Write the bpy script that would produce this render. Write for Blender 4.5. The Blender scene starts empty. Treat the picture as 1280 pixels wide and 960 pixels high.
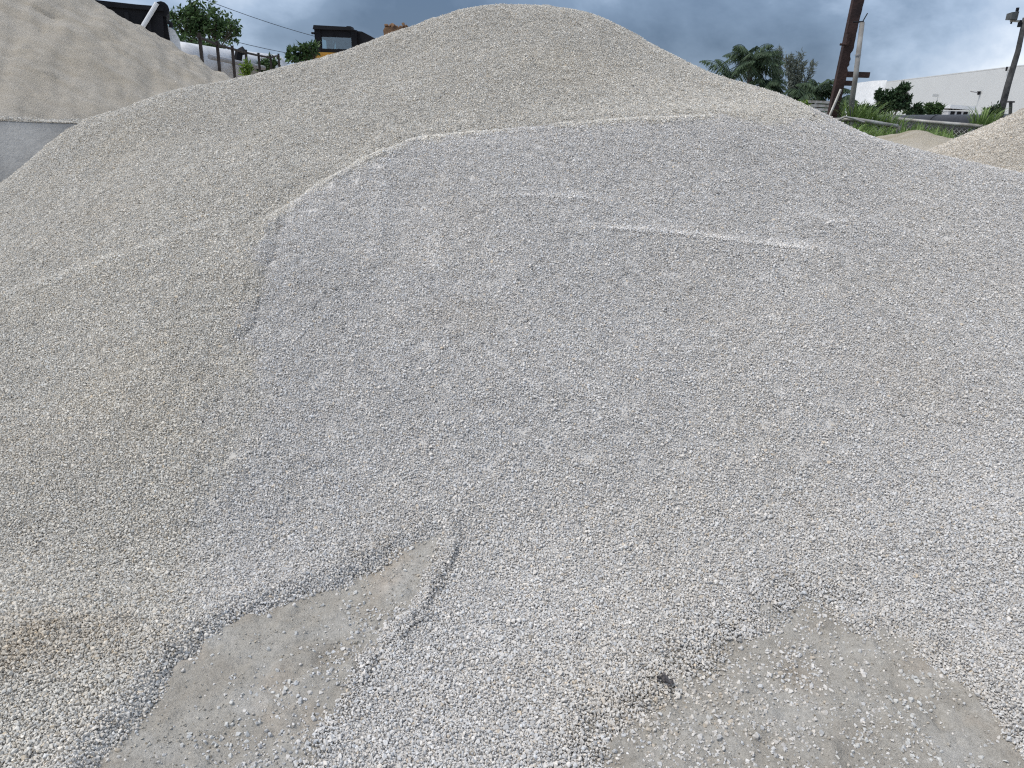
import bpy, bmesh, math, random
import numpy as np
from mathutils import Vector, Matrix

R = math.radians
SC = bpy.context.scene
COL = SC.collection
rng = np.random.default_rng(7)
random.seed(7)

# ------------------------------------------------------------------ camera
CAM = np.array([0.0, 0.0, 1.6])
PITCH, ROLL, FPX = R(20.4), R(2.0), 914.0
_f = np.array([0, math.cos(PITCH), -math.sin(PITCH)])
_r0 = np.array([1.0, 0, 0]); _u0 = np.array([0, math.sin(PITCH), math.cos(PITCH)])
_r = _r0 * math.cos(ROLL) + _u0 * math.sin(ROLL)
_u = _u0 * math.cos(ROLL) - _r0 * math.sin(ROLL)
cam_data = bpy.data.cameras.new('camera'); cam = bpy.data.objects.new('camera', cam_data)
COL.objects.link(cam); SC.camera = cam
cam_data.sensor_width = 36.0; cam_data.lens = 36.0 * FPX / 1280.0
cam_data.clip_start = 0.05; cam_data.clip_end = 6000
M = Matrix(((_r[0], _u[0], -_f[0], CAM[0]), (_r[1], _u[1], -_f[1], CAM[1]), (_r[2], _u[2], -_f[2], CAM[2]), (0, 0, 0, 1)))
cam.matrix_world = M

def ray(px, py):
    return _f + (px - 640) / FPX * _r + (480 - py) / FPX * _u
def at(px, py, Y):
    d = ray(px, py); return CAM + d * (Y / d[1])
def proj(p):
    q = np.asarray(p) - CAM
    z = q @ _f
    return 640 + FPX * (q @ _r) / z, 480 - FPX * (q @ _u) / z

# ------------------------------------------------------------------ sky, sun, exposure
SUN_EL, SUN_AZ = R(60), R(-104)      # azimuth from +Y towards +X
w = bpy.data.worlds.new('World'); SC.world = w; w.use_nodes = True
nt = w.node_tree; nt.nodes.clear()
def N(nt, t, **k):
    n = nt.nodes.new(t)
    for a, b in k.items(): setattr(n, a, b)
    return n
out = N(nt, 'ShaderNodeOutputWorld'); bg = N(nt, 'ShaderNodeBackground')
sky = N(nt, 'ShaderNodeTexSky', sky_type='NISHITA'); sky.sun_disc = False
sky.sun_elevation = SUN_EL; sky.sun_rotation = SUN_AZ
tc = N(nt, 'ShaderNodeTexCoord')
SKYOFF = (5.46, -3.53, 6.93)
mp = N(nt, 'ShaderNodeMapping'); mp.inputs['Location'].default_value = SKYOFF; mp.inputs['Scale'].default_value = (1.0, 1.0, 1.35)
nz = N(nt, 'ShaderNodeTexNoise'); nz.inputs['Scale'].default_value = 2.6; nz.inputs['Detail'].default_value = 9; nz.inputs['Roughness'].default_value = .56; nz.inputs['Distortion'].default_value = .22
rp = N(nt, 'ShaderNodeValToRGB'); cr = rp.color_ramp
SKYK = 10.0      # cloud radiance is written in the Nishita sky's own units, ahead of the 0.1 strength
def kk(c): return (c[0] * SKYK, c[1] * SKYK, c[2] * SKYK, 1)
CLOUD = [(.30, (.066, .106, .180)), (.42, (.146, .206, .306)), (.49, (.268, .345, .470)), (.57, (.43, .50, .615)), (.68, (.78, .81, .86))]
while len(cr.elements) < len(CLOUD): cr.elements.new(.5)
for e, (p, c) in zip(cr.elements, CLOUD): e.position = p; e.color = (c[0], c[1], c[2], 1)
vm = N(nt, 'ShaderNodeVectorMath', operation='SCALE'); vm.inputs['Scale'].default_value = SKYK
mx = N(nt, 'ShaderNodeMix', data_type='RGBA'); mx.inputs[0].default_value = .88
L = nt.links.new
L(tc.outputs['Generated'], mp.inputs[0]); L(mp.outputs[0], nz.inputs['Vector']); L(nz.outputs['Fac'], rp.inputs[0])
L(rp.outputs[0], vm.inputs[0]); L(sky.outputs[0], mx.inputs[6]); L(vm.outputs[0], mx.inputs[7])
L(mx.outputs[2], bg.inputs[0]); bg.inputs[1].default_value = .1
L(bg.outputs[0], out.inputs[0])
sd = bpy.data.lights.new('sun', 'SUN'); sd.energy = 2.0; sd.angle = R(18); sd.color = (1, .955, .885)
so = bpy.data.objects.new('sun', sd); COL.objects.link(so)
sdir = Vector((math.cos(SUN_EL) * math.sin(SUN_AZ), math.cos(SUN_EL) * math.cos(SUN_AZ), math.sin(SUN_EL)))
so.rotation_euler = sdir.to_track_quat('Z', 'Y').to_euler(); so.location = sdir * 50
vs = SC.view_settings; vs.view_transform = 'Standard'; vs.look = 'None'; vs.exposure = 0.56; vs.gamma = 1; vs.use_curve_mapping = False
SC.cycles.use_denoising = False; SC.cycles.filter_width = 1.2; SC.cycles.max_bounces = 6; SC.cycles.adaptive_threshold = .025; SC.cycles.diffuse_bounces = 2

# ------------------------------------------------------------------ helpers
def tag(o, label=None, cat=None, group=None, kind=None):
    if label: o['label'] = label
    if cat: o['category'] = cat
    if group: o['group'] = group
    if kind: o['kind'] = kind
    return o
def wloc(o):
    p = Vector((0, 0, 0))
    while o is not None: p += o.location; o = o.parent
    return p
def empty(name, loc):
    o = bpy.data.objects.new(name, None); COL.objects.link(o); o.location = loc; o.empty_display_size = .2
    return o
def meshobj(name, V, F, mat, parent=None, origin=None, smooth=False, col=None):
    V = np.asarray(V, dtype=float)
    if parent is not None and origin is None: org = np.array(wloc(parent))
    else: org = np.array(origin if origin is not None else (0, 0, 0))
    me = bpy.data.meshes.new(name); me.from_pydata((V - org).tolist(), [], F)
    if smooth: me.polygons.foreach_set('use_smooth', [True] * len(me.polygons))
    me.materials.append(mat); me.update()
    o = bpy.data.objects.new(name, me); (col or COL).objects.link(o)
    if parent is not None:
        o.parent = parent; o.location = Vector(org) - wloc(parent)
    else: o.location = org
    return o
class MB:
    def __init__(s): s.V = []; s.F = []
    def add(s, V, F):
        k = len(s.V); s.V += [tuple(v) for v in V]; s.F += [tuple(i + k for i in f) for f in F]; return s
    def box(s, c, d, rz=0, tilt=None):
        c = np.array(c, float); h = np.array(d, float) / 2
        P = np.array([[x, y, z] for x in (-1, 1) for y in (-1, 1) for z in (-1, 1)]) * h
        if tilt is not None: P = P @ np.array(Matrix.Rotation(tilt, 3, 'Y')).T
        if rz: P = P @ np.array(Matrix.Rotation(rz, 3, 'Z')).T
        return s.add(P + c, [(0, 1, 3, 2), (4, 6, 7, 5), (0, 4, 5, 1), (2, 3, 7, 6), (0, 2, 6, 4), (1, 5, 7, 3)])
    def hexa(s, P):  # 4 bottom, 4 top points
        return s.add(P, [(3, 2, 1, 0), (4, 5, 6, 7), (0, 1, 5, 4), (1, 2, 6, 5), (2, 3, 7, 6), (3, 0, 4, 7)])
    def tube(s, pts, rad, n=8, cap=True):
        pts = [np.array(p, float) for p in pts]
        if not hasattr(rad, '__len__'): rad = [rad] * len(pts)
        base = len(s.V); prev = None
        for i, p in enumerate(pts):
            t = pts[min(i + 1, len(pts) - 1)] - pts[max(i - 1, 0)]; t /= (np.linalg.norm(t) + 1e-9)
            a = np.cross(t, (0, 0, 1.0))
            if np.linalg.norm(a) < .05: a = np.cross(t, (0, 1.0, 0))
            if prev is not None:
                a = prev - t * (prev @ t)
            a /= np.linalg.norm(a); prev = a; b = np.cross(t, a)
            for k in range(n):
                g = 2 * math.pi * k / n; s.V.append(tuple(p + rad[i] * (a * math.cos(g) + b * math.sin(g))))
        for i in range(len(pts) - 1):
            for k in range(n):
                q = base + i * n; s.F.append((q + k, q + (k + 1) % n, q + n + (k + 1) % n, q + n + k))
        if cap:
            s.F.append(tuple(base + k for k in range(n))[::-1]); q = base + (len(pts) - 1) * n; s.F.append(tuple(q + k for k in range(n)))
        return s
    def build(s, name, mat, parent=None, origin=None, smooth=False): return meshobj(name, s.V, s.F, mat, parent, origin, smooth)

def principled(name, col, rough=.8, metal=0, spec=.3, var=.12, vscale=3.0, bump=0.0, bscale=20.0, dirt=None, alpha=None):
    m = bpy.data.materials.new(name); m.use_nodes = True; t = m.node_tree; b = t.nodes['Principled BSDF']
    b.inputs['Roughness'].default_value = rough; b.inputs['Metallic'].default_value = metal; b.inputs['Specular IOR Level'].default_value = spec
    tcn = N(t, 'ShaderNodeTexCoord'); n = N(t, 'ShaderNodeTexNoise'); n.inputs['Scale'].default_value = vscale; n.inputs['Detail'].default_value = 6
    t.links.new(tcn.outputs['Object'], n.inputs['Vector'])
    r = N(t, 'ShaderNodeValToRGB'); e = r.color_ramp.elements
    c = np.array(col); d2 = np.array(dirt) if dirt is not None else c * (1 - var * 1.6)
    e[0].position = .32; e[1].position = .68
    e[0].color = (*d2, 1); e[1].color = (*np.clip(c * (1 + var), 0, 1), 1)
    t.links.new(n.outputs['Fac'], r.inputs[0]); t.links.new(r.outputs[0], b.inputs['Base Color'])
    if bump:
        n2 = N(t, 'ShaderNodeTexNoise'); n2.inputs['Scale'].default_value = bscale; n2.inputs['Detail'].default_value = 5
        bp = N(t, 'ShaderNodeBump'); bp.inputs['Strength'].default_value = bump; bp.inputs['Distance'].default_value = .02
        t.links.new(tcn.outputs['Object'], n2.inputs['Vector']); t.links.new(n2.outputs['Fac'], bp.inputs['Height']); t.links.new(bp.outputs[0], b.inputs['Normal'])
    return m

# numpy value noise
_perm = rng.random((256, 256))
def vnoise(x, y, sx=0, sy=0):
    x = x + sx + 1000; y = y + sy + 1000
    xi = np.floor(x).astype(int); yi = np.floor(y).astype(int); fx = x - xi; fy = y - yi
    fx = fx * fx * (3 - 2 * fx); fy = fy * fy * (3 - 2 * fy)
    g = lambda a, b: _perm[a % 256, b % 256]
    return (g(xi, yi) * (1 - fx) + g(xi + 1, yi) * fx) * (1 - fy) + (g(xi, yi + 1) * (1 - fx) + g(xi + 1, yi + 1) * fx) * fy - .5
def fbm(x, y, s, oct=4, seed=0, gain=.5):
    v = 0; a = 1; f = 1 / s
    for o in range(oct):
        v = v + a * vnoise(x * f, y * f, seed * 17.3 + o * 31.7, seed * 9.1 + o * 11.3); a *= gain; f *= 2
    return v
def sstep(a, b, x):
    t = np.clip((x - a) / (b - a), 0, 1); return t * t * (3 - 2 * t)

# ------------------------------------------------------------------ terrain heights
# what the photograph tells of the slope: pixel + forward distance (m), or pixel + height
CPY = [(520,700,2.28),(640,700,2.30),(800,700,2.30),(1000,700,2.30),(1150,700,2.28),(1280,700,2.26),
 (360,640,2.52),(500,600,2.66),(640,600,2.66),(800,600,2.66),(1000,600,2.68),(1150,600,2.70),(1280,600,2.72),
 (400,480,3.10),(520,480,3.08),(640,480,3.05),(800,480,3.06),(1000,480,3.12),(1150,480,3.22),(1280,480,3.3),
 (380,380,3.52),(500,380,3.55),(640,380,3.52),(800,380,3.55),(1000,380,3.62),(1150,380,3.78),(1280,380,3.88),
 (370,310,3.95),(480,300,4.08),(560,300,4.00),(640,300,3.92),(800,300,3.95),(1000,300,4.10),(1150,300,4.25),(1280,300,4.4),
 (480,230,4.46),(640,240,4.28),(800,240,4.34),(1000,240,4.55),(1150,240,4.72),(1280,240,4.85),
 (360,262,4.36),(440,212,4.62),(520,177,4.80),(600,169,4.86),(700,159,4.92),(800,152,5.0),(900,148,5.1),(1000,151,5.25),
 (520,163,5.12),(440,195,4.95),(600,152,5.2),(700,143,5.25),(800,138,5.35),(900,136,5.45),
 (450,150,5.35),(300,200,5.0),(200,250,4.7),(100,300,4.45),(0,340,4.35),(0,375,4.05),(140,325,4.12),(250,290,4.24),
 (0,228,6.6),(0,224,6.9),(46,192,6.6),(46,189,6.9),(84,160,6.6),(-150,300,6.6),(-150,296,7.0),(-150,420,4.2),(150,200,5.7),(250,150,6.0),(380,110,6.1),
 (0,480,3.35),(100,480,3.28),(200,480,3.14),(300,480,3.10),(0,600,2.74),(100,600,2.72),(200,600,2.66),(280,600,2.64),(-150,600,2.8),(-150,480,3.4),
 (200,400,3.52),(300,380,3.58),(100,400,3.7),(0,700,2.34),(200,700,2.30),(320,700,2.28),
 (640,140,5.32),(640,80,5.9),(640,30,6.5),(500,110,5.75),(500,70,6.3),(800,110,5.75),(800,70,6.3),(900,115,5.95),
 (1380,600,2.75),(1380,480,3.35),(1380,380,3.95),(1380,300,4.5),(1380,240,4.95),(1450,700,2.3)]
CPZ = [(0,960,.05),(0,850,.065),(120,850,.05),(200,800,.055),(60,780,.08),(-150,800,.09),(-150,960,.06),(300,760,.045),(140,920,.04),(420,715,.04),
 (640,960,0),(500,900,.0),(640,800,.01),(800,800,.012),(800,940,0),(1000,780,.02),(1150,780,.035),(1250,780,.05),(1280,840,.045),(1380,800,.09),(1450,900,.07),
 (1000,960,0),(540,740,.015),(400,960,0),(640,1100,0),(300,1100,0),(1000,1100,0),(1280,1100,0),(0,1100,.1),(1380,960,.03)]
CREST = [(110,147,6.75),(150,137,6.75),(200,118,6.85),(300,99,6.95),(360,88,6.95),(420,72,6.95),(480,47,6.95),(540,26,6.95),(600,10,6.95),(650,6,6.9),(700,9,6.9),(760,26,6.85),
 (800,46,6.75),(850,73,6.6),(880,88,6.5),(930,105,6.3),(990,129,6.05),(1040,156,5.8),(1100,179,5.6),(1165,193,5.5),(1230,215,5.6),(1330,250,5.8)]
pts = [at(*c) for c in CPY]
for (px, py, z) in CPZ:
    d = ray(px, py); pts.append(CAM + d * ((z - 1.6) / d[2]))
for c in CREST:
    p = at(*c); pts.append(p)
    for dy, dz in ((.55, -.24), (1.4, -.80), (2.6, -1.6)): pts.append(p + np.array([0, dy, dz]))
CP = np.array(pts)
def tps_fit(P, lam):
    n = len(P); d2 = ((P[:, None, :2] - P[None, :, :2]) ** 2).sum(-1)
    K = .5 * d2 * np.log(d2 + 1e-12) + lam * np.eye(n); Q = np.c_[np.ones(n), P[:, :2]]
    A = np.block([[K, Q], [Q.T, np.zeros((3, 3))]])
    return np.linalg.solve(A, np.r_[P[:, 2], np.zeros(3)])
TW = tps_fit(CP, 4e-3)
GX = np.arange(-6.6, 6.01, .025); GY = np.arange(.7, 8.61, .025)
XX, YY = np.meshgrid(GX, GY)
def tps_eval(x, y):
    o = np.zeros(x.size); xf, yf = x.ravel(), y.ravel()
    for s in range(0, x.size, 20000):
        d2 = (xf[s:s+20000, None] - CP[None, :, 0]) ** 2 + (yf[s:s+20000, None] - CP[None, :, 1]) ** 2
        o[s:s+20000] = (.5 * d2 * np.log(d2 + 1e-12)) @ TW[:-3] + TW[-3] + TW[-2] * xf[s:s+20000] + TW[-1] * yf[s:s+20000]
    return o.reshape(x.shape)
H = tps_eval(XX, YY)
def samp(G, x, y):
    u = np.clip((np.asarray(x) - GX[0]) / .025, 0, len(GX) - 1.001); v = np.clip((np.asarray(y) - GY[0]) / .025, 0, len(GY) - 1.001)
    i = u.astype(int); j = v.astype(int); a = u - i; b = v - j
    return (G[j, i] * (1 - a) + G[j, i + 1] * a) * (1 - b) + (G[j + 1, i] * (1 - a) + G[j + 1, i + 1] * a) * b
def hit(px, py):
    d = ray(px, py); Y = np.linspace(.8, 8.5, 800); P = CAM + d[None] * (Y / d[1])[:, None]
    k = np.nonzero(P[:, 2] <= samp(H, P[:, 0], P[:, 1]))[0]
    return P[k[0]] if len(k) else P[np.argmin(P[:, 2] - samp(H, P[:, 0], P[:, 1]))]
def gnd(px, py, z=0.0):
    d = ray(px, py); return CAM + d * ((z - 1.6) / d[2])
def seg_d(x, y, a, b):
    a = np.array(a[:2]); b = np.array(b[:2]); ab = b - a
    t = np.clip(((x - a[0]) * ab[0] + (y - a[1]) * ab[1]) / (ab @ ab), 0, 1)
    dx = x - a[0] - t * ab[0]; dy = y - a[1] - t * ab[1]
    return np.hypot(dx, dy), t, ab[0] * (y - a[1]) - ab[1] * (x - a[0])
def inpoly(x, y, P):
    c = np.zeros(x.shape, bool)
    for i in range(len(P)):
        x0, y0 = P[i][:2]; x1, y1 = P[i - 1][:2]
        m = ((y0 > y) != (y1 > y)) & (x < (x1 - x0) * (y - y0) / (y1 - y0 + 1e-12) + x0); c ^= m
    return c
def polyline_d(x, y, P):
    best = np.full(x.shape, 1e9); side = np.zeros(x.shape)
    for a, b in zip(P[:-1], P[1:]):
        d, t, s = seg_d(x, y, a, b); k = d < best; best = np.where(k, d, best); side = np.where(k, np.sign(s), side)
    return best, side
LIGHT = []
# low frequency unevenness, stronger up the slope
H += fbm(XX, YY, 1.3, 3, 1) * .035 * sstep(2.0, 3.2, YY) + fbm(XX, YY, .35, 3, 2) * .009 * sstep(1.8, 2.6, YY)
# rills running down the face
H += fbm(XX * 3.2 + fbm(XX, YY, .8, 2, 8) * .5, YY * .7, .5, 2, 3) * .009 * sstep(2.4, 3.2, YY)
# little ledges left by the loader: upper side flat, lower side steep
for line, amp, wd in (([(600,252),(660,249),(720,250),(765,259)], .020, .05), ([(730,290),(800,294),(870,300),(930,309),(1000,316),(1055,323)], .034, .055),
                      ([(1000,275),(1050,281),(1110,287)], .020, .05), ([(0,376),(70,352),(140,327),(190,311),(255,290)], .028, .06),
                      ([(440,146),(480,158),(505,170)], .02, .05), ([(420,560),(470,600),(520,640)], .012, .07), ([(478,205),(470,260),(462,330)], .026, .08), ([(560,215),(545,270),(540,340)], .022, .09), ([(500,350),(492,420),(485,480)], .014, .09), ([(640,310),(632,370),(640,430)], .012, .09), ([(395,600),(420,640),(430,680)], .014, .06), ([(490,600),(520,630),(575,640)], .012, .05)):
    P = [hit(*q) for q in line]; d, s = polyline_d(XX, YY, P); L1 = np.minimum(np.hypot(XX - P[0][0], YY - P[0][1]), np.hypot(XX - P[-1][0], YY - P[-1][1]))
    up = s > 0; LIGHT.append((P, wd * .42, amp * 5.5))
    H += amp * .75 * np.exp(-(d / np.where(up, wd * 1.2, wd * 2.4)) ** 2)
# scarp where the bluish load slid against the older heap
P = [hit(*q) for q in [(352,272),(341,300),(330,332),(320,356),(318,385),(314,405),(300,418)]]
d, s = polyline_d(XX, YY, P); H += np.where(s < 0, .017 * np.exp(-d / .22), -.006 * np.exp(-d / .1)) * (d < .8)
# crest lip of the bluish load, a shallow trough behind it
P = [hit(*q) for q in [(352,268),(400,236),(440,212),(480,192),(520,177),(600,169),(700,159),(800,152),(900,148)]]
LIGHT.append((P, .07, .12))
d, s = polyline_d(XX, YY, P); H += np.where(s > 0, .02 * np.exp(-(d / .06) ** 2) - .035 * np.exp(-((d - .16) / .10) ** 2), .02 * np.exp(-(d / .06) ** 2))

# bare dirt: polygons on the floor; every edge has its own softness (m)
DIRT_A = [((552,680),.12),((560,704),.14),((535,745),.16),((505,790),.22),((468,835),.28),((432,885),.34),((402,940),.34),((360,1010),.30),((300,1120),.30),((45,1120),.13),((122,962),.13),((166,907),.13),((209,857),.13),((252,814),.13),((297,785),.12),((345,766),.12),((397,740),.12),((438,721),.12),((482,705),.12)]
DIRT_B = [((985,735),.45),((1060,760),.22),((1110,786),.10),((1150,813),.10),((1185,844),.10),((1225,881),.10),((1262,921),.10),((1330,941),.10),((1400,1000),.15),((1400,1120),.3),((640,1120),.9),((690,900),.9),((765,820),.9),((880,768),.72)]
def dirt_mask(x, y, full=False):
    tot = np.zeros(np.shape(x)); far = np.full(np.shape(x), -1.0); wid = np.full(np.shape(x), .1)
    wx = x + fbm(x, y, .16, 3, 21) * .045; wy = y + fbm(x, y, .16, 3, 22) * .045
    for poly in (DIRT_A, DIRT_B):
        P = [gnd(*p) for p, s in poly]; ctr = np.mean(P, 0); P = [p + (p - ctr) / np.linalg.norm(p - ctr) * .05 for p in P]
        ins = inpoly(wx, wy, P); t = np.full(np.shape(x), 9.0); wd = np.full(np.shape(x), .1)
        for i in range(len(P)):
            d, _, _ = seg_d(wx, wy, P[i], P[(i + 1) % len(P)]); q = d / poly[i][1]; wd = np.where(q < t, poly[i][1], wd); t = np.minimum(t, q)
        tot = np.maximum(tot, np.where(ins, sstep(0, 1, t), 0)); far = np.where(ins, t, far); wid = np.where(ins, wd, wid)
    return (tot, far, wid) if full else tot
DM, DT, DW = dirt_mask(XX, YY, True)
FLOOR = -.012
HU = H.copy()
LAYER = .016
_d, _s = polyline_d(XX, YY, [gnd(*q) for q in [(60,1010),(105,962),(150,907),(195,857),(240,812),(285,783),(335,766),(395,738),(435,719)]])
H = H + .009 * np.exp(-(_d / .13) ** 2)      # the bank pushed up along the left strip
H = H - (LAYER + .03 + .009 * np.exp(-(_d / .13) ** 2)) * sstep(0, .55, DM)

# bluish load outline
gp = [hit(*q) for q in [(345,274),(362,259),(400,236),(440,211),(480,191),(520,175),(600,168),(700,158),(800,151),(900,147),(985,150),(1028,153)]]
gp += [np.array([gp[-1][0] + .25, gp[-1][1] + 2.6, 0]), np.array([4.6, 8.2, 0]), np.array([5.8, 5.6, 0]), np.array([5.8, .5, 0]), np.array([-1.5, .5, 0])]
gp += [hit(*q) for q in [(150,930),(205,850),(245,770),(262,690),(266,640),(276,580),(292,515),(308,428),(318,392),(330,335)]]
def grey_sd(x, y):
    ins = inpoly(x, y, gp); d = np.full(np.shape(x), 9.0)
    for i in range(len(gp)): d = np.minimum(d, seg_d(x, y, gp[i], gp[(i + 1) % len(gp)])[0])
    return np.where(ins, d, -d)
GS = grey_sd(XX, YY)

# other heaps
RA = at(1440, 84, 6.9)               # right-hand heap: apex outside the frame
def h_right(x, y):
    d = np.hypot(x - RA[0], (y - RA[1]) * .95); d = np.sqrt(d * d + .09) - .3 + fbm(x, y, .6, 3, 5) * .07
    return RA[2] - .60 * d + fbm(x, y, .3, 3, 6) * .015
LA = at(-24, -61, 10.4)               # sand heap behind the concrete wall
WALLY = 6.62
def h_sand(x, y):
    d = np.hypot(x - LA[0] + np.minimum(0, 0), (y - LA[1])); d = np.where(x < LA[0], np.abs(y - LA[1]) * .9 + .1 * d, d)
    d = np.sqrt(d * d + .2) - .4 + fbm(x, y, .9, 3, 11) * .16
    z = LA[2] - .54 * d
    z = z + fbm(x * 2.0 + y * .8, y * .5 - x * .2, .35, 3, 12) * .06 + fbm(x, y, .16, 3, 13) * .016 + np.maximum(0, fbm(x, y, .11, 2, 16) - .24) * .05
    k = 1.392 + .55 * np.maximum(0, y - WALLY - .05)
    return np.minimum(z, k + fbm(x, y, .3, 2, 14) * .02)
TA = at(1152, 165, 8.2)
def h_tan(x, y):
    d = np.hypot((x - TA[0]) * .8, y - TA[1]); d = np.sqrt(d * d + .04) - .2
    return TA[2] - .40 * d + fbm(x, y, .25, 3, 15) * .04
#TERRAIN_END

# ------------------------------------------------------------------ materials
def gravel_mat(name, instanced=True, base=(.5, .49, .47)):
    m = bpy.data.materials.new(name); m.use_nodes = True; t = m.node_tree; b = t.nodes['Principled BSDF']
    b.inputs['Roughness'].default_value = .92; b.inputs['Specular IOR Level'].default_value = .15
    if instanced:
        a = N(t, 'ShaderNodeAttribute', attribute_type='INSTANCER', attribute_name='tint')
        v = N(t, 'ShaderNodeAttribute', attribute_type='GEOMETRY', attribute_name='stone')
        mul = N(t, 'ShaderNodeMix', data_type='RGBA', blend_type='MULTIPLY'); mul.inputs[0].default_value = 1
        t.links.new(a.outputs['Color'], mul.inputs[6]); t.links.new(v.outputs['Color'], mul.inputs[7])
        src = mul.outputs[2]
    else:
        a = N(t, 'ShaderNodeAttribute', attribute_type='GEOMETRY', attribute_name='tint'); src = a.outputs['Color']
    tcn = N(t, 'ShaderNodeTexCoord'); n = N(t, 'ShaderNodeTexNoise'); n.inputs['Scale'].default_value = 160 if instanced else 90; n.inputs['Detail'].default_value = 3
    t.links.new(tcn.outputs['Object'], n.inputs['Vector'])
    mr = N(t, 'ShaderNodeMapRange'); mr.inputs[1].default_value = .25; mr.inputs[2].default_value = .75; mr.inputs[3].default_value = .84; mr.inputs[4].default_value = 1.12
    m2 = N(t, 'ShaderNodeVectorMath', operation='SCALE')
    t.links.new(n.outputs['Fac'], mr.inputs[0]); t.links.new(src, m2.inputs[0]); t.links.new(mr.outputs[0], m2.inputs['Scale']); t.links.new(m2.outputs[0], b.inputs['Base Color'])
    bp = N(t, 'ShaderNodeBump'); bp.inputs['Strength'].default_value = .5; bp.inputs['Distance'].default_value = .002 if instanced else .008
    t.links.new(n.outputs['Fac'], bp.inputs['Height']); t.links.new(bp.outputs[0], b.inputs['Normal'])
    return m
M_STONE = gravel_mat('gravel_stone'); M_BASE = gravel_mat('gravel_bed', False)

BEIGE = np.array([.612, .578, .520]); GREY = np.array([.590, .568, .542]); RIGHTC = np.array([.630, .582, .512])
BROWN = np.array([.50, .435, .35])
def brown_patch(x, y):
    v = np.zeros(np.shape(x))
    for (px, py, rx, ry, a) in ((70,795,.26,.10,.75),(10,815,.22,.10,.6),(-40,800,.2,.1,.6),(570,395,.25,.12,.22),(30,560,.5,.2,.16),(110,270,.4,.35,.16),(1130,470,.35,.3,.16),(820,880,.4,.15,.25)):
        c = hit(px, py); v = np.maximum(v, a * np.exp(-((x - c[0]) / rx) ** 2 - ((y - c[1]) / ry) ** 2))
    return v * (1 + fbm(x, y, .1, 2, 41))
def tint_at(x, y):
    s = samp(GS, x, y) + fbm(x, y, .25, 3, 42) * .13 + fbm(x, y, .06, 2, 49) * .04
    soft = np.where(y < 3.1, .16, .035)
    g = sstep(-soft, soft, s)[..., None]
    t = BEIGE * (1 - g) + GREY * g
    b = np.clip(brown_patch(x, y), 0, 1)[..., None]; t = t * (1 - b) + BROWN * b
    v = 1 + fbm(x, y, 1.2, 3, 43) * .09 + fbm(x, y, .2, 2, 44) * .03
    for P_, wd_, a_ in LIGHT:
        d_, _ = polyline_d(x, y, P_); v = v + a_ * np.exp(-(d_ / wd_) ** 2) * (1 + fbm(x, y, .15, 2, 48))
    # warm streaks in the bluish load
    wv = np.clip(fbm(x, y, .7, 3, 45) - .05, 0, 1)[..., None] * .5
    t = t * (1 - wv) + t * np.array([1.03, .985, .90]) * wv
    return t * v[..., None]

# ------------------------------------------------------------------ ground: one sheet to the horizon
def axis(lo, hi, step, far):
    a = list(np.arange(lo, hi, step)); g = step
    while a[-1] < far: g *= 1.16; a.append(a[-1] + g)
    g = step; b = []
    x = lo
    while x > -far: g *= 1.16; x -= g; b.append(x)
    return np.array(b[::-1] + a)
gx = axis(-1.75, 2.05, .011, 3000); gy = axis(.95, 2.55, .011, 3000)
gX, gY = np.meshgrid(gx, gy)
near = np.exp(-np.maximum(0, np.hypot(gX, gY - 1.6) - 2.2))
lum = fbm(gX, gY, .22, 4, 51); rid = np.abs(fbm(gX + fbm(gX, gY, .3, 2, 57) * .25, gY, .16, 3, 52))
gZ = FLOOR + near * (lum * .014 + np.where(rid < .05, -(1 - rid / .05) * .006, 0) + np.maximum(0, fbm(gX, gY, .06, 3, 53) - .10) * .034 + fbm(gX, gY, .03, 2, 54) * .0045)
e = gnd(1262, 925); e2 = gnd(1330, 900)
# low crumbling lip at the lower right and along the left patch
for line, a in (([(200,930),(300,850),(400,780),(500,715)], .007), ([(240,950),(330,880),(430,800)], -.007), ([(180,950),(250,880),(330,820)], -.005), ([(900,960),(960,900),(1010,830)], -.006), ([(1000,960),(1060,890),(1080,820)], .006), ([(1225,965),(1235,940),(1262,932),(1300,915)], .016), ([(340,880),(370,860),(395,842)], .010), ([(250,915),(290,905),(330,880)], .010), ([(430,735),(490,725),(520,712)], .008), ([(1120,850),(1165,875),(1185,905)], -.014), ([(1150,870),(1195,920)], -.012)):
    P = [gnd(*q) for q in line]; d, s = polyline_d(gX, gY, P); gZ += a * np.exp(-(d / .022) ** 2) * (.6 + fbm(gX, gY, .05, 2, 55))
_inn = (gX > GX[0]) & (gX < GX[-1]) & (gY > GY[0]) & (gY < GY[-1])
_lift = np.where(_inn, np.maximum(0, samp(HU, gX, gY) - LAYER - FLOOR), 0) * (1 - sstep(2.9, 3.5, gY))
gZ += _lift
gZ = np.where(_inn & (samp(DM, gX, gY) < .12), np.minimum(gZ, samp(H, gX, gY) - .010), gZ)
gZ += .62 * sstep(8.5, 11.5, gY) * sstep(3000, 2000, np.abs(gX))
def grid_faces(nx, ny, mask=None):
    j, i = np.mgrid[0:ny - 1, 0:nx - 1]; k = j * nx + i
    f = np.stack([k, k + 1, k + 1 + nx, k + nx], -1)
    return f[mask] if mask is not None else f.reshape(-1, 4)
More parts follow.
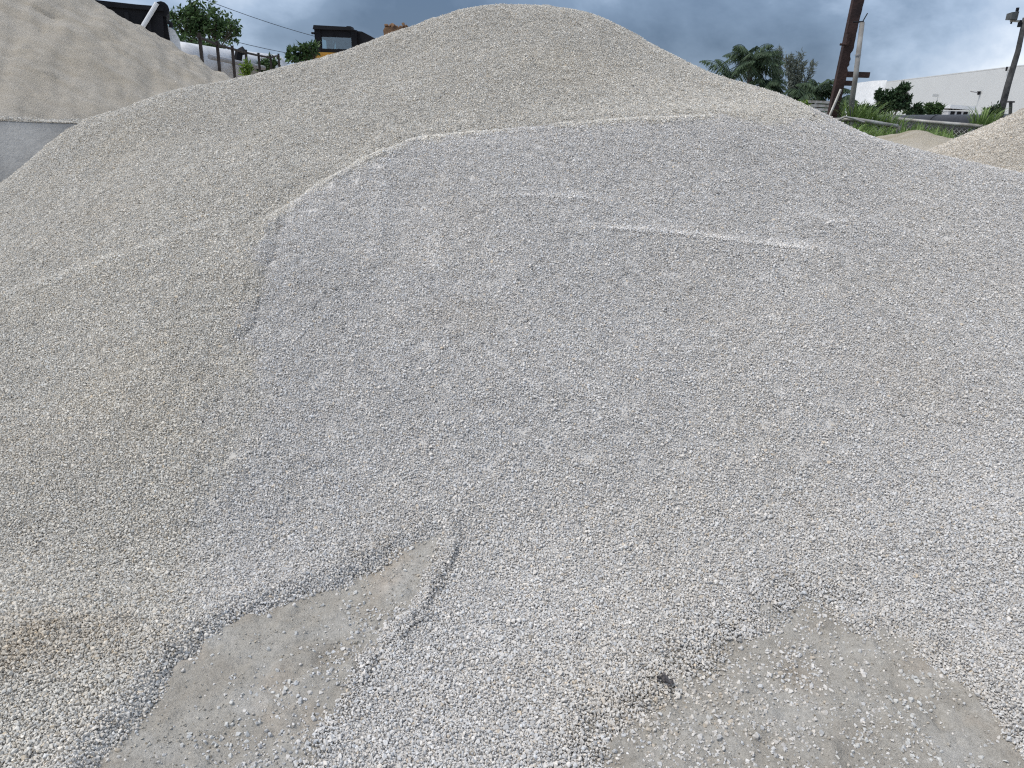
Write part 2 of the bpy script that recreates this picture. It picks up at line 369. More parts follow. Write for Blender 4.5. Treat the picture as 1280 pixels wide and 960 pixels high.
def fastmesh(name, V, F, mat, smooth=True, attrs=None):
    used = np.zeros(len(V), bool); used[F.ravel()] = True; idx = np.cumsum(used) - 1
    V = V[used]; F = idx[F]
    me = bpy.data.meshes.new(name); me.vertices.add(len(V)); me.vertices.foreach_set('co', V.astype(np.float32).ravel())
    me.loops.add(F.size); me.loops.foreach_set('vertex_index', F.astype(np.int32).ravel())
    me.polygons.add(len(F)); me.polygons.foreach_set('loop_start', np.arange(0, F.size, F.shape[1], dtype=np.int32)); me.polygons.foreach_set('loop_total', np.full(len(F), F.shape[1], np.int32))
    me.polygons.foreach_set('use_smooth', np.full(len(F), smooth))
    me.update(calc_edges=True); me.validate()
    for k, a in (attrs or {}).items():
        at_ = me.color_attributes.new(k, 'FLOAT_COLOR', 'POINT'); at_.data.foreach_set('color', np.c_[a[used], np.ones(used.sum())].astype(np.float32).ravel())
    me.materials.append(mat)
    o = bpy.data.objects.new(name, me); COL.objects.link(o); return o
def dirt_material():
    m = bpy.data.materials.new('packed_dirt'); m.use_nodes = True; t = m.node_tree; b = t.nodes['Principled BSDF']
    b.inputs['Roughness'].default_value = .95; b.inputs['Specular IOR Level'].default_value = .1
    tcn = N(t, 'ShaderNodeTexCoord')
    def ns(sc, det, ro=.55, off=(0, 0, 0)):
        mpn = N(t, 'ShaderNodeMapping'); mpn.inputs['Location'].default_value = off
        n = N(t, 'ShaderNodeTexNoise'); n.inputs['Scale'].default_value = sc; n.inputs['Detail'].default_value = det; n.inputs['Roughness'].default_value = ro
        t.links.new(tcn.outputs['Object'], mpn.inputs[0]); t.links.new(mpn.outputs[0], n.inputs['Vector']); return n.outputs['Fac']
    def ramp(src, *st):
        r = N(t, 'ShaderNodeValToRGB')
        while len(r.color_ramp.elements) < len(st): r.color_ramp.elements.new(.5)
        for e_, (p, c) in zip(r.color_ramp.elements, st): e_.position = p; e_.color = (*c, 1)
        t.links.new(src, r.inputs[0]); return r.outputs[0]
    c1 = ramp(ns(4.5, 5), (.30, (.370, .335, .285)), (.5, (.445, .418, .370)), (.68, (.510, .490, .450)))
    pink = ramp(ns(3.2, 3, off=(4, 2, 0)), (.56, (1, 1, 1)), (.72, (1.03, .965, .91)))
    c2 = ramp(ns(60, 6, .7), (.3, (.78, .78, .78)), (.7, (1.14, 1.14, 1.14)))
    c3 = ramp(ns(320, 3, .7), (.3, (.80, .79, .78)), (.7, (1.16, 1.16, 1.17)))
    cur = c1
    for c in (pink, c2, c3):
        mm = N(t, 'ShaderNodeMix', data_type='RGBA', blend_type='MULTIPLY'); mm.inputs[0].default_value = 1
        t.links.new(cur, mm.inputs[6]); t.links.new(c, mm.inputs[7]); cur = mm.outputs[2]
    t.links.new(cur, b.inputs['Base Color'])
    bp = N(t, 'ShaderNodeBump'); bp.inputs['Strength'].default_value = .9; bp.inputs['Distance'].default_value = .011
    t.links.new(ns(130, 6, .7), bp.inputs['Height']); t.links.new(bp.outputs[0], b.inputs['Normal'])
    return m
M_DIRT = dirt_material()
ground = fastmesh('ground', np.stack([gX, gY, gZ], -1).reshape(-1, 3), grid_faces(len(gx), len(gy)), M_DIRT)
tag(ground, kind='structure')

# ------------------------------------------------------------------ gravel heaps (solid beds)
BED = .006
nx, ny = len(GX), len(GY)
def cellmask(m): return m[:-1, :-1] | m[1:, :-1] | m[:-1, 1:] | m[1:, 1:]
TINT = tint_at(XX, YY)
fr = np.abs(XX) < (YY * .92 + 1.4)
front_of_wall = ~((YY > WALLY + .12) & (XX < -3.25))
Hg = H.copy(); ok_g = (GS > -.06) & (H > FLOOR - .06) & fr & (DM < .6)
Hb = H - .35 * sstep(.05, .5, GS) ; ok_b = (GS < .3) & (H > FLOOR - .06) & fr & (DM < .6) & front_of_wall
def bed(name, Z, ok, label, origin):
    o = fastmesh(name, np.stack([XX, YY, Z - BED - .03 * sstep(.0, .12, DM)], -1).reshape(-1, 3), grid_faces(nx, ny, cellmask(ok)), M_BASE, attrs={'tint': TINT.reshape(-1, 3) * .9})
    return tag(o, label, 'gravel heap', 'heaps of crushed stone in the yard')
heap_grey = bed('gravel_heap', Hg - .0, ok_g, 'bluish grey crushed stone load spread down the front towards the camera', None)
heap_beige = bed('gravel_heap', Hb - .004, ok_b, 'tall beige crushed stone heap, highest in the picture, behind the bluish grey load', None)

rx_ = np.arange(2.6, 8.3, .03); ry_ = np.arange(4.2, 9.6, .03); rX, rY = np.meshgrid(rx_, ry_)
rZ = h_right(rX, rY); inner = samp(H, rX, rY); inside = (rX < GX[-1]) & (rY < GY[-1])
okr = (rZ > .4) & (~inside | (rZ > inner - .12))
heap_right = fastmesh('gravel_heap', np.stack([rX, rY, rZ - BED], -1).reshape(-1, 3), grid_faces(len(rx_), len(ry_), cellmask(okr)), M_BASE, attrs={'tint': np.broadcast_to(RIGHTC * .9, (rX.size, 3)) * (1 + fbm(rX, rY, .5, 3, 46).reshape(-1, 1) * .2)})
tag(heap_right, 'warm beige crushed stone heap rising at the right edge below the lamp post', 'gravel heap', 'heaps of crushed stone in the yard')

# ------------------------------------------------------------------ stone shapes and stone clusters
SRC = bpy.data.collections.new('stone_sources')     # only feeds the scatter
def hull(points):
    bm = bmesh.new(); vs_ = [bm.verts.new(p) for p in points]
    bmesh.ops.convex_hull(bm, input=vs_)
    for v in [v for v in bm.verts if not v.link_faces]: bm.verts.remove(v)
    bmesh.ops.triangulate(bm, faces=bm.faces[:]); bm.verts.index_update()
    V = np.array([v.co[:] for v in bm.verts]); F = np.array([[v.index for v in f.verts] for f in bm.faces]); bm.free(); return V, F
SHAPES = []
for i in range(48):
    n = rng.integers(11, 17); p = rng.normal(size=(n, 3)); p /= np.linalg.norm(p, axis=1)[:, None]; p *= rng.uniform(.78, 1.08, (n, 1))
    p *= np.array([1, rng.uniform(.70, .98), rng.uniform(.52, .85)]) * .5
    SHAPES.append(hull(p))
def rand_rot(n):
    q = rng.normal(size=(n, 4)); q /= np.linalg.norm(q, axis=1)[:, None]; w_, x, y, z = q.T
    return np.stack([np.stack([1-2*(y*y+z*z), 2*(x*y-z*w_), 2*(x*z+y*w_)], -1), np.stack([2*(x*y+z*w_), 1-2*(x*x+z*z), 2*(y*z-x*w_)], -1), np.stack([2*(x*z-y*w_), 2*(y*z+x*w_), 1-2*(x*x+y*y)], -1)], 1)
def stone_colour(n):
    v = np.clip(rng.normal(1.0, .13, n), .6, 1.32); warm = rng.normal(0, .02, n)
    c = np.stack([v * (1 + warm), v, v * (1 - warm * 1.3)], -1)
    dk = rng.random(n) < .022; c[dk] *= rng.uniform(.45, .7, (dk.sum(), 1))
    br = rng.random(n) < .03; c[br] *= np.array([.95, .87, .76])
    return c
def src_obj(name, V, F, cols, col):
    me = bpy.data.meshes.new(name); me.from_pydata(V.tolist(), [], F.tolist())
    ca = me.color_attributes.new('stone', 'FLOAT_COLOR', 'POINT'); ca.data.foreach_set('color', np.c_[cols, np.ones(len(cols))].astype(np.float32).ravel())
    me.materials.append(M_STONE); o = bpy.data.objects.new(name, me); col.objects.link(o); return o
C_CLUSTER = bpy.data.collections.new('stone_clusters'); C_SINGLE = bpy.data.collections.new('single_stones')
CR = .047
for k in range(20):
    VV, FF, CC = [], [], []; base = 0; placed = []
    for tries in range(1500):
        r = CR * math.sqrt(rng.random()); a = rng.random() * 2 * math.pi; p = np.array([r * math.cos(a), r * math.sin(a)])
        s = float(np.clip(rng.lognormal(math.log(.0098), .33), .004, .020))
        if any(np.hypot(*(p - q)) < .43 * (s + t_) for q, t_ in placed): continue
        placed.append((p, s))
        V, F = SHAPES[rng.integers(len(SHAPES))]; Rm = rand_rot(1)[0]
        V = V @ Rm.T * s + np.array([p[0], p[1], rng.normal(0, .0026) + .002 - .004 * (r / CR) ** 2])
        VV.append(V); FF.append(F + base); base += len(V); CC.append(np.repeat(stone_colour(1), len(V), 0))
    src_obj('stone_cluster.%03d' % k, np.concatenate(VV), np.concatenate(FF), np.concatenate(CC), C_CLUSTER)
for k in range(48):
    V, F = SHAPES[k]; src_obj('single_stone.%03d' % k, V, F, np.repeat(stone_colour(1), len(V), 0), C_SINGLE)

def scatter_group(name, coll):
    g = bpy.data.node_groups.new(name, 'GeometryNodeTree')
    g.interface.new_socket('Geometry', in_out='INPUT', socket_type='NodeSocketGeometry'); g.interface.new_socket('Geometry', in_out='OUTPUT', socket_type='NodeSocketGeometry')
    gi = N(g, 'NodeGroupInput'); go = N(g, 'NodeGroupOutput')
    ci = N(g, 'GeometryNodeCollectionInfo'); ci.inputs['Collection'].default_value = coll; ci.inputs['Separate Children'].default_value = True; ci.inputs['Reset Children'].default_value = True
    ip = N(g, 'GeometryNodeInstanceOnPoints'); ip.inputs['Pick Instance'].default_value = True
    def na(nm, ty):
        n = N(g, 'GeometryNodeInputNamedAttribute', data_type=ty); n.inputs['Name'].default_value = nm; return n.outputs['Attribute']
    g.links.new(gi.outputs[0], ip.inputs['Points']); g.links.new(ci.outputs[0], ip.inputs['Instance'])
    g.links.new(na('pick', 'INT'), ip.inputs['Instance Index']); g.links.new(na('turn', 'FLOAT_VECTOR'), ip.inputs['Rotation']); g.links.new(na('size', 'FLOAT_VECTOR'), ip.inputs['Scale'])
    g.links.new(ip.outputs[0], go.inputs[0]); return g
G_CLUSTER = scatter_group('scatter_clusters', C_CLUSTER); G_SINGLE = scatter_group('scatter_stones', C_SINGLE)
def euler_of(Rm):
    return np.stack([np.arctan2(Rm[:, 2, 1], Rm[:, 2, 2]), np.arcsin(np.clip(-Rm[:, 2, 0], -1, 1)), np.arctan2(Rm[:, 1, 0], Rm[:, 0, 0])], -1)
def align(nrm, tilt=.12):
    nrm = nrm + rng.normal(0, tilt, nrm.shape); nrm /= np.linalg.norm(nrm, axis=1)[:, None]
    a = rng.random(len(nrm)) * 2 * math.pi; t = np.stack([np.cos(a), np.sin(a), np.zeros_like(a)], -1)
    t -= nrm * (t * nrm).sum(1)[:, None]; t /= np.linalg.norm(t, axis=1)[:, None]; b = np.cross(nrm, t)
    return np.stack([t, b, nrm], -1)
def scatter(name, parent, P, Rm, size, tint, group, npick, label=None):
    me = bpy.data.meshes.new(name); me.vertices.add(len(P)); me.vertices.foreach_set('co', P.astype(np.float32).ravel())
    a = me.attributes.new('turn', 'FLOAT_VECTOR', 'POINT'); a.data.foreach_set('vector', euler_of(Rm).astype(np.float32).ravel())
    a = me.attributes.new('size', 'FLOAT_VECTOR', 'POINT'); a.data.foreach_set('vector', np.repeat(size[:, None], 3, 1).astype(np.float32).ravel())
    a = me.attributes.new('pick', 'INT', 'POINT'); a.data.foreach_set('value', rng.integers(0, npick, len(P)).astype(np.int32))
    a = me.attributes.new('tint', 'FLOAT_COLOR', 'POINT'); a.data.foreach_set('color', np.c_[tint, np.ones(len(P))].astype(np.float32).ravel())
    me.materials.append(M_STONE)
    o = bpy.data.objects.new(name, me); COL.objects.link(o)
    if parent is not None: o.parent = parent
    md = o.modifiers.new('scatter', 'NODES'); md.node_group = group
    o['kind'] = 'stuff'
    if label: o['label'] = label
    return o
def normals(fn, x, y, e_=.02):
    gx_ = (fn(x + e_, y) - fn(x - e_, y)) / (2 * e_); gy_ = (fn(x, y + e_) - fn(x, y - e_)) / (2 * e_)
    n = np.stack([-gx_, -gy_, np.ones_like(gx_)], -1); return n / np.linalg.norm(n, axis=1)[:, None]
def uniform_pts(x0, x1, y0, y1, per_m2):
    n = int((x1 - x0) * (y1 - y0) * per_m2); return rng.uniform(x0, x1, n), rng.uniform(y0, y1, n)
def jitter_pts(x0, x1, y0, y1, st=.055):
    out_ = []
    for off in (0, st / 2):
        a, b = np.meshgrid(np.arange(x0, x1, st), np.arange(y0, y1, st * .86)); a = a + off; b = b + off
        out_.append(np.stack([a + rng.uniform(-.5, .5, a.shape) * st, b + rng.uniform(-.5, .5, a.shape) * st], -1).reshape(-1, 2))
    o_ = np.concatenate(out_); return o_[:, 0], o_[:, 1]
def in_view(x, y, z, m=150):
    px, py = proj(np.stack([x, y, z], -1)); return (px > -m) & (px < 1280 + m) & (py < 960 + m) & (py > -200)
def gz(x, y):
    i = np.clip(np.searchsorted(gx, x) - 1, 0, len(gx) - 2); j = np.clip(np.searchsorted(gy, y) - 1, 0, len(gy) - 2)
    a = (x - gx[i]) / (gx[i+1] - gx[i]); b = (y - gy[j]) / (gy[j+1] - gy[j])
    return (gZ[j, i]*(1-a)+gZ[j, i+1]*a)*(1-b)+(gZ[j+1, i]*(1-a)+gZ[j+1, i+1]*a)*b
hfun = lambda x, y: samp(H, x, y)
CREST_Y = np.interp(GX, [at(*c)[0] for c in CREST], [c[2] for c in CREST])
def heap_clusters(parent, sel, per_m2=430):
    x, y = jitter_pts(-6.4, 5.9, .8, 8.2); z = hfun(x, y)
    n = normals(hfun, x, y); keep = sel(x, y) & in_view(x, y, z) & (y < np.interp(x, GX, CREST_Y) + .45)
    dm = samp(DM, x, y); soft_ = sstep(.15, .25, samp(DW, x, y)); keep &= dm < rng.uniform(.22, .5, len(x)) * (1 - soft_) + soft_ * rng.uniform(.0, .22, len(x))
    xs_, ys_ = jitter_pts(-1.9, 2.4, .9, 2.7, .026); zs_ = hfun(xs_, ys_); ns_ = normals(hfun, xs_, ys_, .012); ds_ = samp(DM, xs_, ys_)
    ks_ = sel(xs_, ys_) & (ns_[:, 2] < .90) & (ds_ > .005) & (ds_ < .55) & in_view(xs_, ys_, zs_)     # steep little banks need a denser cover
    x, y, z, n = (np.concatenate([a_[keep], b_[ks_]]) for a_, b_ in ((x, xs_), (y, ys_), (z, zs_), (n, ns_)))
    P = np.stack([x, y, np.maximum(z, gz(x, y) + .001)], -1) - n * .003
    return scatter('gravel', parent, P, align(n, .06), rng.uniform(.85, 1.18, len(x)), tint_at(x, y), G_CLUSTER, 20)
WALL_X1 = at(92, 152, WALLY)[0]
not_behind = lambda x, y: ~((y > WALLY - .02) & (x < WALL_X1 + .03))
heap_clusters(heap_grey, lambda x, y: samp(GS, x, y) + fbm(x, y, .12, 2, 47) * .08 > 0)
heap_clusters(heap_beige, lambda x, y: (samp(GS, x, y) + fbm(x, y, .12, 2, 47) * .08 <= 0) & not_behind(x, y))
x, y = jitter_pts(2.8, 7.4, 4.4, 7.4); z = h_right(x, y); n = normals(h_right, x, y)
hh = np.where((x < GX[-1]) & (y < GY[-1]), samp(H, x, y), -1)
k = (z > hh - .01) & in_view(x, y, z); x, y, z, n = x[k], y[k], z[k], n[k]
scatter('gravel', heap_right, np.stack([x, y, z], -1) - n * .003, align(n, .1), rng.uniform(.85, 1.15, len(x)), RIGHTC * (1 + fbm(x, y, .5, 3, 46) * .25)[:, None], G_CLUSTER, 20)

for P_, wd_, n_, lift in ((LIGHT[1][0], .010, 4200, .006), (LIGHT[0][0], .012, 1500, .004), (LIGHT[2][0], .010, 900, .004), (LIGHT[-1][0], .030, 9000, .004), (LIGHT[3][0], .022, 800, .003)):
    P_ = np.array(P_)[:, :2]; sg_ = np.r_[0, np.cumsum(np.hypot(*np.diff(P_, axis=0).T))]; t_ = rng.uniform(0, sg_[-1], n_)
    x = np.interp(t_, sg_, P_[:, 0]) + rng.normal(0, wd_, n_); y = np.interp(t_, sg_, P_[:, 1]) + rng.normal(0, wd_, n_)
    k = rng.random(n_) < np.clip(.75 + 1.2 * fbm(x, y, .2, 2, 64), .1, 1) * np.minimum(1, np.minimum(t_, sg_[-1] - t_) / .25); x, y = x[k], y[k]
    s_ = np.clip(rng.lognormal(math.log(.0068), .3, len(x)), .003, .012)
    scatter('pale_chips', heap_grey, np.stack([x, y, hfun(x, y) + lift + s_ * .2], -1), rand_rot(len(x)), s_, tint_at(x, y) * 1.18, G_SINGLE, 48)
# loose stones: thin at the bare patches, thick towards the heaps
x, y = uniform_pts(-1.9, 2.6, .95, 2.7, 9500)
dm, dt, dw = dirt_mask(x, y, True); clump = fbm(x, y, .12, 3, 61) + .6 * fbm(x, y, .04, 2, 63)
fade = np.where(dw > .18, np.exp(-1.15 * np.maximum(dt, 0) - .5 * np.maximum(dt, 0) ** 2), np.exp(-4.5 * np.maximum(dt, 0)))
dens = np.where(dt < 0, .30, np.clip(1.0 * fade + clump * 1.2 * np.sqrt(fade) * (fade < .95), 0, 1) * .9 + .022 + .10 * np.clip(clump - .15, 0, 1))
k = (rng.random(len(x)) < dens); x, y, dm = x[k], y[k], dm[k]
s = np.clip(rng.lognormal(math.log(.0104), .36, len(x)), .004, .022)
z = np.maximum(gz(x, y), hfun(x, y)) + s * rng.uniform(-.08, .24, len(s))
k = in_view(x, y, z); x, y, z, s, dm = x[k], y[k], z[k], s[k], dm[k]
tt = tint_at(x, y); 
bare = dm > .80
order = np.argsort(-(s * bare)); big = order[:280]; big = big[bare[big]]
rest = np.ones(len(x), bool); rest[big] = False
Rm = rand_rot(len(x))
scatter('loose_gravel', None, np.stack([x, y, z], -1)[rest], Rm[rest], s[rest], tt[rest] * 1.05, G_SINGLE, 48, 'thin spread of loose pale crushed stone on the packed dirt')
bpy.data.objects['loose_gravel']['category'] = 'gravel'
# grit: tiny chips and crumbs on the dirt
x2, y2 = uniform_pts(-1.9, 2.6, .95, 2.7, 9000); dm2 = dirt_mask(x2, y2)
k = (dm2 > .03) & (rng.random(len(x2)) < np.clip(.35 + fbm(x2, y2, .1, 3, 62) * 1.3, .03, 1)); x2, y2 = x2[k], y2[k]
s2 = np.clip(rng.lognormal(math.log(.0042), .45, len(x2)), .0018, .010); z2 = gz(x2, y2) + s2 * .2
scatter('dirt_crumbs', None, np.stack([x2, y2, z2], -1), rand_rot(len(x2)), s2, np.array([.42, .395, .35]) * rng.uniform(.75, 1.35, (len(x2), 1)), G_SINGLE, 48, 'fine crumbs and chips strewn over the packed dirt')
bpy.data.objects['dirt_crumbs']['category'] = 'dirt'
M_LOOSE = [principled('loose_stone_%d' % i, c, .92, spec=.15, var=.08, vscale=120, bump=.3, bscale=200) for i, c in enumerate(((.60, .59, .56), (.52, .515, .50), (.66, .65, .62), (.50, .46, .40)))]
stone_me = {}
for i in big:
    sh = int(rng.integers(len(SHAPES))); mi = int(rng.choice(4, p=[.4, .3, .22, .08]))
    if (sh, mi) not in stone_me:
        me = bpy.data.meshes.new('stone'); me.from_pydata(SHAPES[sh][0].tolist(), [], SHAPES[sh][1].tolist()); me.materials.append(M_LOOSE[mi]); stone_me[(sh, mi)] = me
    o = bpy.data.objects.new('stone', stone_me[(sh, mi)]); COL.objects.link(o)
    o.location = (x[i], y[i], z[i]); o.scale = (s[i],) * 3; o.rotation_euler = Vector(euler_of(Rm[i:i+1])[0])
    left = proj((x[i], y[i], z[i]))[0] < 600
    tag(o, 'loose pale stone lying on the bare dirt strip at lower left' if left else 'loose pale stone lying on the bare dirt patch at lower right', 'stone', 'loose stones on the left dirt strip' if left else 'loose stones on the right dirt patch')
#GRAVEL_END

# ------------------------------------------------------------------ concrete wall
M_CONC = principled('concrete', (.53, .52, .50), .9, spec=.2, var=.10, vscale=1.6, bump=.35, bscale=28, dirt=(.36, .355, .345))
wl = empty('concrete_wall', (-5.6, WALLY + .13, 0)); tag(wl, 'grey concrete bay wall at the left edge, half buried in gravel', 'wall')
wx0, wx1 = -8.2, -2.9; zt = 1.385
nb = 2; bw = (wx1 - wx0) / nb
for i in range(nb):
    m_ = MB(); xs_ = np.linspace(wx0 + i * bw + .006, wx0 + (i + 1) * bw - .006, 14)
    # block with worn top edge
    prof = [(0, 0), (0, zt - .008), (.008, zt), (.242, zt), (.25, zt - .008), (.25, 0)]
    V = []
    for xx in xs_:
        for (yy, zz) in prof:
            wv = (random.uniform(-.006, .006) if zz > .5 else 0); V.append((xx, WALLY + yy + (wv * .6 if zz > .5 else 0), zz + wv - .02 * (zz < .1)))
    n_ = len(prof); F = [(a * n_ + b, (a + 1) * n_ + b, (a + 1) * n_ + (b + 1) % n_, a * n_ + (b + 1) % n_) for a in range(len(xs_) - 1) for b in range(n_)]
    F += [tuple(range(n_))[::-1], tuple((len(xs_) - 1) * n_ + b for b in range(n_))]
    m_.add(V, F); m_.build('panel', M_CONC, wl)
# stones that spilled along the wall's top
k = 9000; x3 = rng.uniform(-5.6, WALL_X1 + .35, k); y3 = WALLY + np.abs(rng.normal(.0, .05, k)) - .010; y3 = np.minimum(y3, WALLY + .3) 
s3 = np.clip(rng.lognormal(math.log(.012), .3, k), .006, .02); z3 = zt + .004 + np.abs(rng.normal(0, .012, k)) * (fbm(x3, y3, .15, 2, 71) + .6) + (y3 - WALLY) * .12
o = scatter('gravel', wl, np.stack([x3, y3, z3], -1) - np.array(wl.location), rand_rot(k), s3, np.broadcast_to(BEIGE, (k, 3)), G_SINGLE, 48)

# ------------------------------------------------------------------ sand heaps
def sand_mat(name, c, dk):
    m = bpy.data.materials.new(name); m.use_nodes = True; t = m.node_tree; b = t.nodes['Principled BSDF']; b.inputs['Roughness'].default_value = .95; b.inputs['Specular IOR Level'].default_value = .1
    tcn = N(t, 'ShaderNodeTexCoord'); mpn = N(t, 'ShaderNodeMapping'); mpn.inputs['Rotation'].default_value = (0, 0, .5); mpn.inputs['Scale'].default_value = (.7, 3.0, .8)
    n = N(t, 'ShaderNodeTexNoise'); n.inputs['Scale'].default_value = 1.6; n.inputs['Detail'].default_value = 8; n.inputs['Roughness'].default_value = .62
    r = N(t, 'ShaderNodeValToRGB'); r.color_ramp.elements[0].position = .36; r.color_ramp.elements[0].color = (*dk, 1); r.color_ramp.elements[1].position = .60; r.color_ramp.elements[1].color = (*c, 1)
    n2 = N(t, 'ShaderNodeTexNoise'); n2.inputs['Scale'].default_value = 70; n2.inputs['Detail'].default_value = 5; n2.inputs['Roughness'].default_value = .75
    mr = N(t, 'ShaderNodeMapRange'); mr.inputs[1].default_value = .3; mr.inputs[2].default_value = .7; mr.inputs[3].default_value = .86; mr.inputs[4].default_value = 1.12
    vm_ = N(t, 'ShaderNodeVectorMath', operation='SCALE'); bp = N(t, 'ShaderNodeBump'); bp.inputs['Strength'].default_value = .9; bp.inputs['Distance'].default_value = .03
    K = t.links.new; K(tcn.outputs['Object'], mpn.inputs[0]); K(mpn.outputs[0], n.inputs['Vector']); K(n.outputs['Fac'], r.inputs[0]); K(tcn.outputs['Object'], n2.inputs['Vector'])
    K(n2.outputs['Fac'], mr.inputs[0]); K(r.outputs[0], vm_.inputs[0]); K(mr.outputs[0], vm_.inputs['Scale']); K(vm_.outputs[0], b.inputs['Base Color']); K(n2.outputs['Fac'], bp.inputs['Height']); K(bp.outputs[0], b.inputs['Normal'])
    return m
M_SAND = sand_mat('sand', (.505, .462, .398), (.435, .388, .318)); M_TAN = sand_mat('tan_sand', (.56, .51, .43), (.42, .37, .28))
sx = np.arange(-11, -.6, .03); sy = np.arange(WALLY + .012, 14.5, .03); sX, sY = np.meshgrid(sx, sy); sZ = h_sand(sX, sY)
# scuffs, footprints and small slides on the sand face
for i in range(34):
    fx, fy = rng.uniform(-7.2, -3.6), rng.uniform(7.0, 9.6); L_ = rng.uniform(.05, .13); an = rng.uniform(-.5, .5)
    u_ = (sX - fx) * math.cos(an) + (sY - fy) * math.sin(an); v_ = -(sX - fx) * math.sin(an) + (sY - fy) * math.cos(an)
    g_ = np.exp(-(u_ / L_) ** 2 - (v_ / (L_ * .45)) ** 2); sZ -= rng.uniform(.03, .07) * g_ ; sZ += .026 * np.exp(-(u_ / L_) ** 2 - ((v_ + L_ * .6) / (L_ * .4)) ** 2)
oks = sZ > .45
hs = fastmesh('sand_heap', np.stack([sX, sY, sZ], -1).reshape(-1, 3), grid_faces(len(sx), len(sy), cellmask(oks)), M_SAND)
tag(hs, 'large smooth pale sand heap behind the concrete wall at upper left', 'sand heap')
tx = np.arange(2.3, 6.2, .03); ty = np.arange(6.2, 10.4, .03); tX, tY = np.meshgrid(tx, ty); tZ = h_tan(tX, tY)
ht = fastmesh('sand_heap', np.stack([tX, tY, tZ], -1).reshape(-1, 3), grid_faces(len(tx), len(ty), cellmask(tZ > .5)), M_TAN)
tag(ht, 'small low tan sand mound in the dip before the chain link fence', 'sand heap')

# ------------------------------------------------------------------ background materials
M_BLACK = principled('black_steel', (.014, .014, .017), .7, spec=.2, var=.25); M_RUST = principled('rusty_steel', (.050, .028, .024), .8, var=.3, vscale=5, dirt=(.025, .016, .016), bump=.4, bscale=30)
M_GALV = principled('weathered_galvanised_steel', (.36, .36, .35), .55, metal=.3, var=.2, vscale=6, dirt=(.24, .22, .19)); M_WHITE = principled('white_paint', (.74, .75, .76), .5, var=.06)
M_TANK = principled('grimy_white_tank_paint', (.66, .67, .69), .5, var=.1, vscale=1.5, dirt=(.40, .40, .41)); M_GREYP = principled('grey_tank_side', (.34, .34, .35), .6, var=.1)
M_GPOLE = principled('weathered_grey_pole', (.25, .245, .235), .7, var=.25, vscale=6, dirt=(.15, .14, .13)); M_LAMP = principled('dull_lamp_housing', (.085, .09, .088), .6, var=.2, vscale=15); M_WOOD = principled('dark_wood', (.045, .036, .032), .85, var=.3, vscale=6); M_POLE = principled('weathered_pole_wood', (.075, .075, .075), .85, var=.3, vscale=8, dirt=(.035, .036, .038), bump=.4, bscale=25)
M_YEL = principled('yellow_machine_paint', (.55, .30, .045), .5, var=.12, dirt=(.36, .20, .05)); M_BUCK = principled('rusty_bucket', (.22, .13, .07), .85, var=.3, vscale=7, dirt=(.10, .06, .04))
M_TYRE = principled('tyre_rubber', (.03, .03, .03), .85); M_BARK = principled('bark', (.10, .085, .07), .95, var=.25, vscale=7)
M_WALLW = principled('white_warehouse_wall', (.60, .61, .61), .75, var=.03, vscale=.25); M_PIPE = principled('black_plastic_pipe', (.030, .031, .036), .5, spec=.4, var=.2)
def glass_mat():
    m = bpy.data.materials.new('cab_glass'); m.use_nodes = True; t = m.node_tree; t.nodes.remove(t.nodes['Principled BSDF']); o_ = t.nodes['Material Output']
    a = N(t, 'ShaderNodeBsdfTransparent'); a.inputs[0].default_value = (.62, .74, .76, 1); g = N(t, 'ShaderNodeBsdfGlossy'); g.inputs['Roughness'].default_value = .05; g.inputs[0].default_value = (.8, .85, .9, 1)
    ms = N(t, 'ShaderNodeMixShader'); ms.inputs[0].default_value = .16; t.links.new(a.outputs[0], ms.inputs[1]); t.links.new(g.outputs[0], ms.inputs[2]); t.links.new(ms.outputs[0], o_.inputs[0])
    return m
M_GLASS = glass_mat()
def leaf_mat(name, a, b_, trans=.25):
    m = bpy.data.materials.new(name); m.use_nodes = True; t = m.node_tree; p = t.nodes['Principled BSDF']; p.inputs['Roughness'].default_value = .6; p.inputs['Specular IOR Level'].default_value = .25
    g = N(t, 'ShaderNodeAttribute', attribute_type='GEOMETRY', attribute_name='leaf'); mm = N(t, 'ShaderNodeMix', data_type='RGBA')
    mm.inputs[6].default_value = (*a, 1); mm.inputs[7].default_value = (*b_, 1); t.links.new(g.outputs['Fac'], mm.inputs[0]); t.links.new(mm.outputs[2], p.inputs['Base Color'])
    tr = N(t, 'ShaderNodeBsdfTranslucent'); ms = N(t, 'ShaderNodeMixShader'); ms.inputs[0].default_value = trans; o_ = t.nodes['Material Output']
    t.links.new(mm.outputs[2], tr.inputs[0]); t.links.new(p.outputs[0], ms.inputs[1]); t.links.new(tr.outputs[0], ms.inputs[2]); t.links.new(ms.outputs[0], o_.inputs[0])
    return m
M_LEAF = leaf_mat('broad_leaf', (.030, .062, .022), (.085, .145, .050)); M_DLEAF = leaf_mat('dark_leaf', (.022, .048, .022), (.055, .095, .042)); M_PALM = leaf_mat('palm_leaf', (.028, .052, .030), (.080, .120, .060))
M_CAS = leaf_mat('casuarina_needle', (.105, .125, .105), (.19, .21, .17)); M_GRASS = leaf_mat('grass_blade', (.085, .150, .035), (.230, .320, .110)); M_BRIGHT = leaf_mat('bright_leaf', (.10, .17, .02), (.20, .30, .05)); M_DRY = leaf_mat('dry_grass', (.16, .15, .06), (.28, .25, .12))

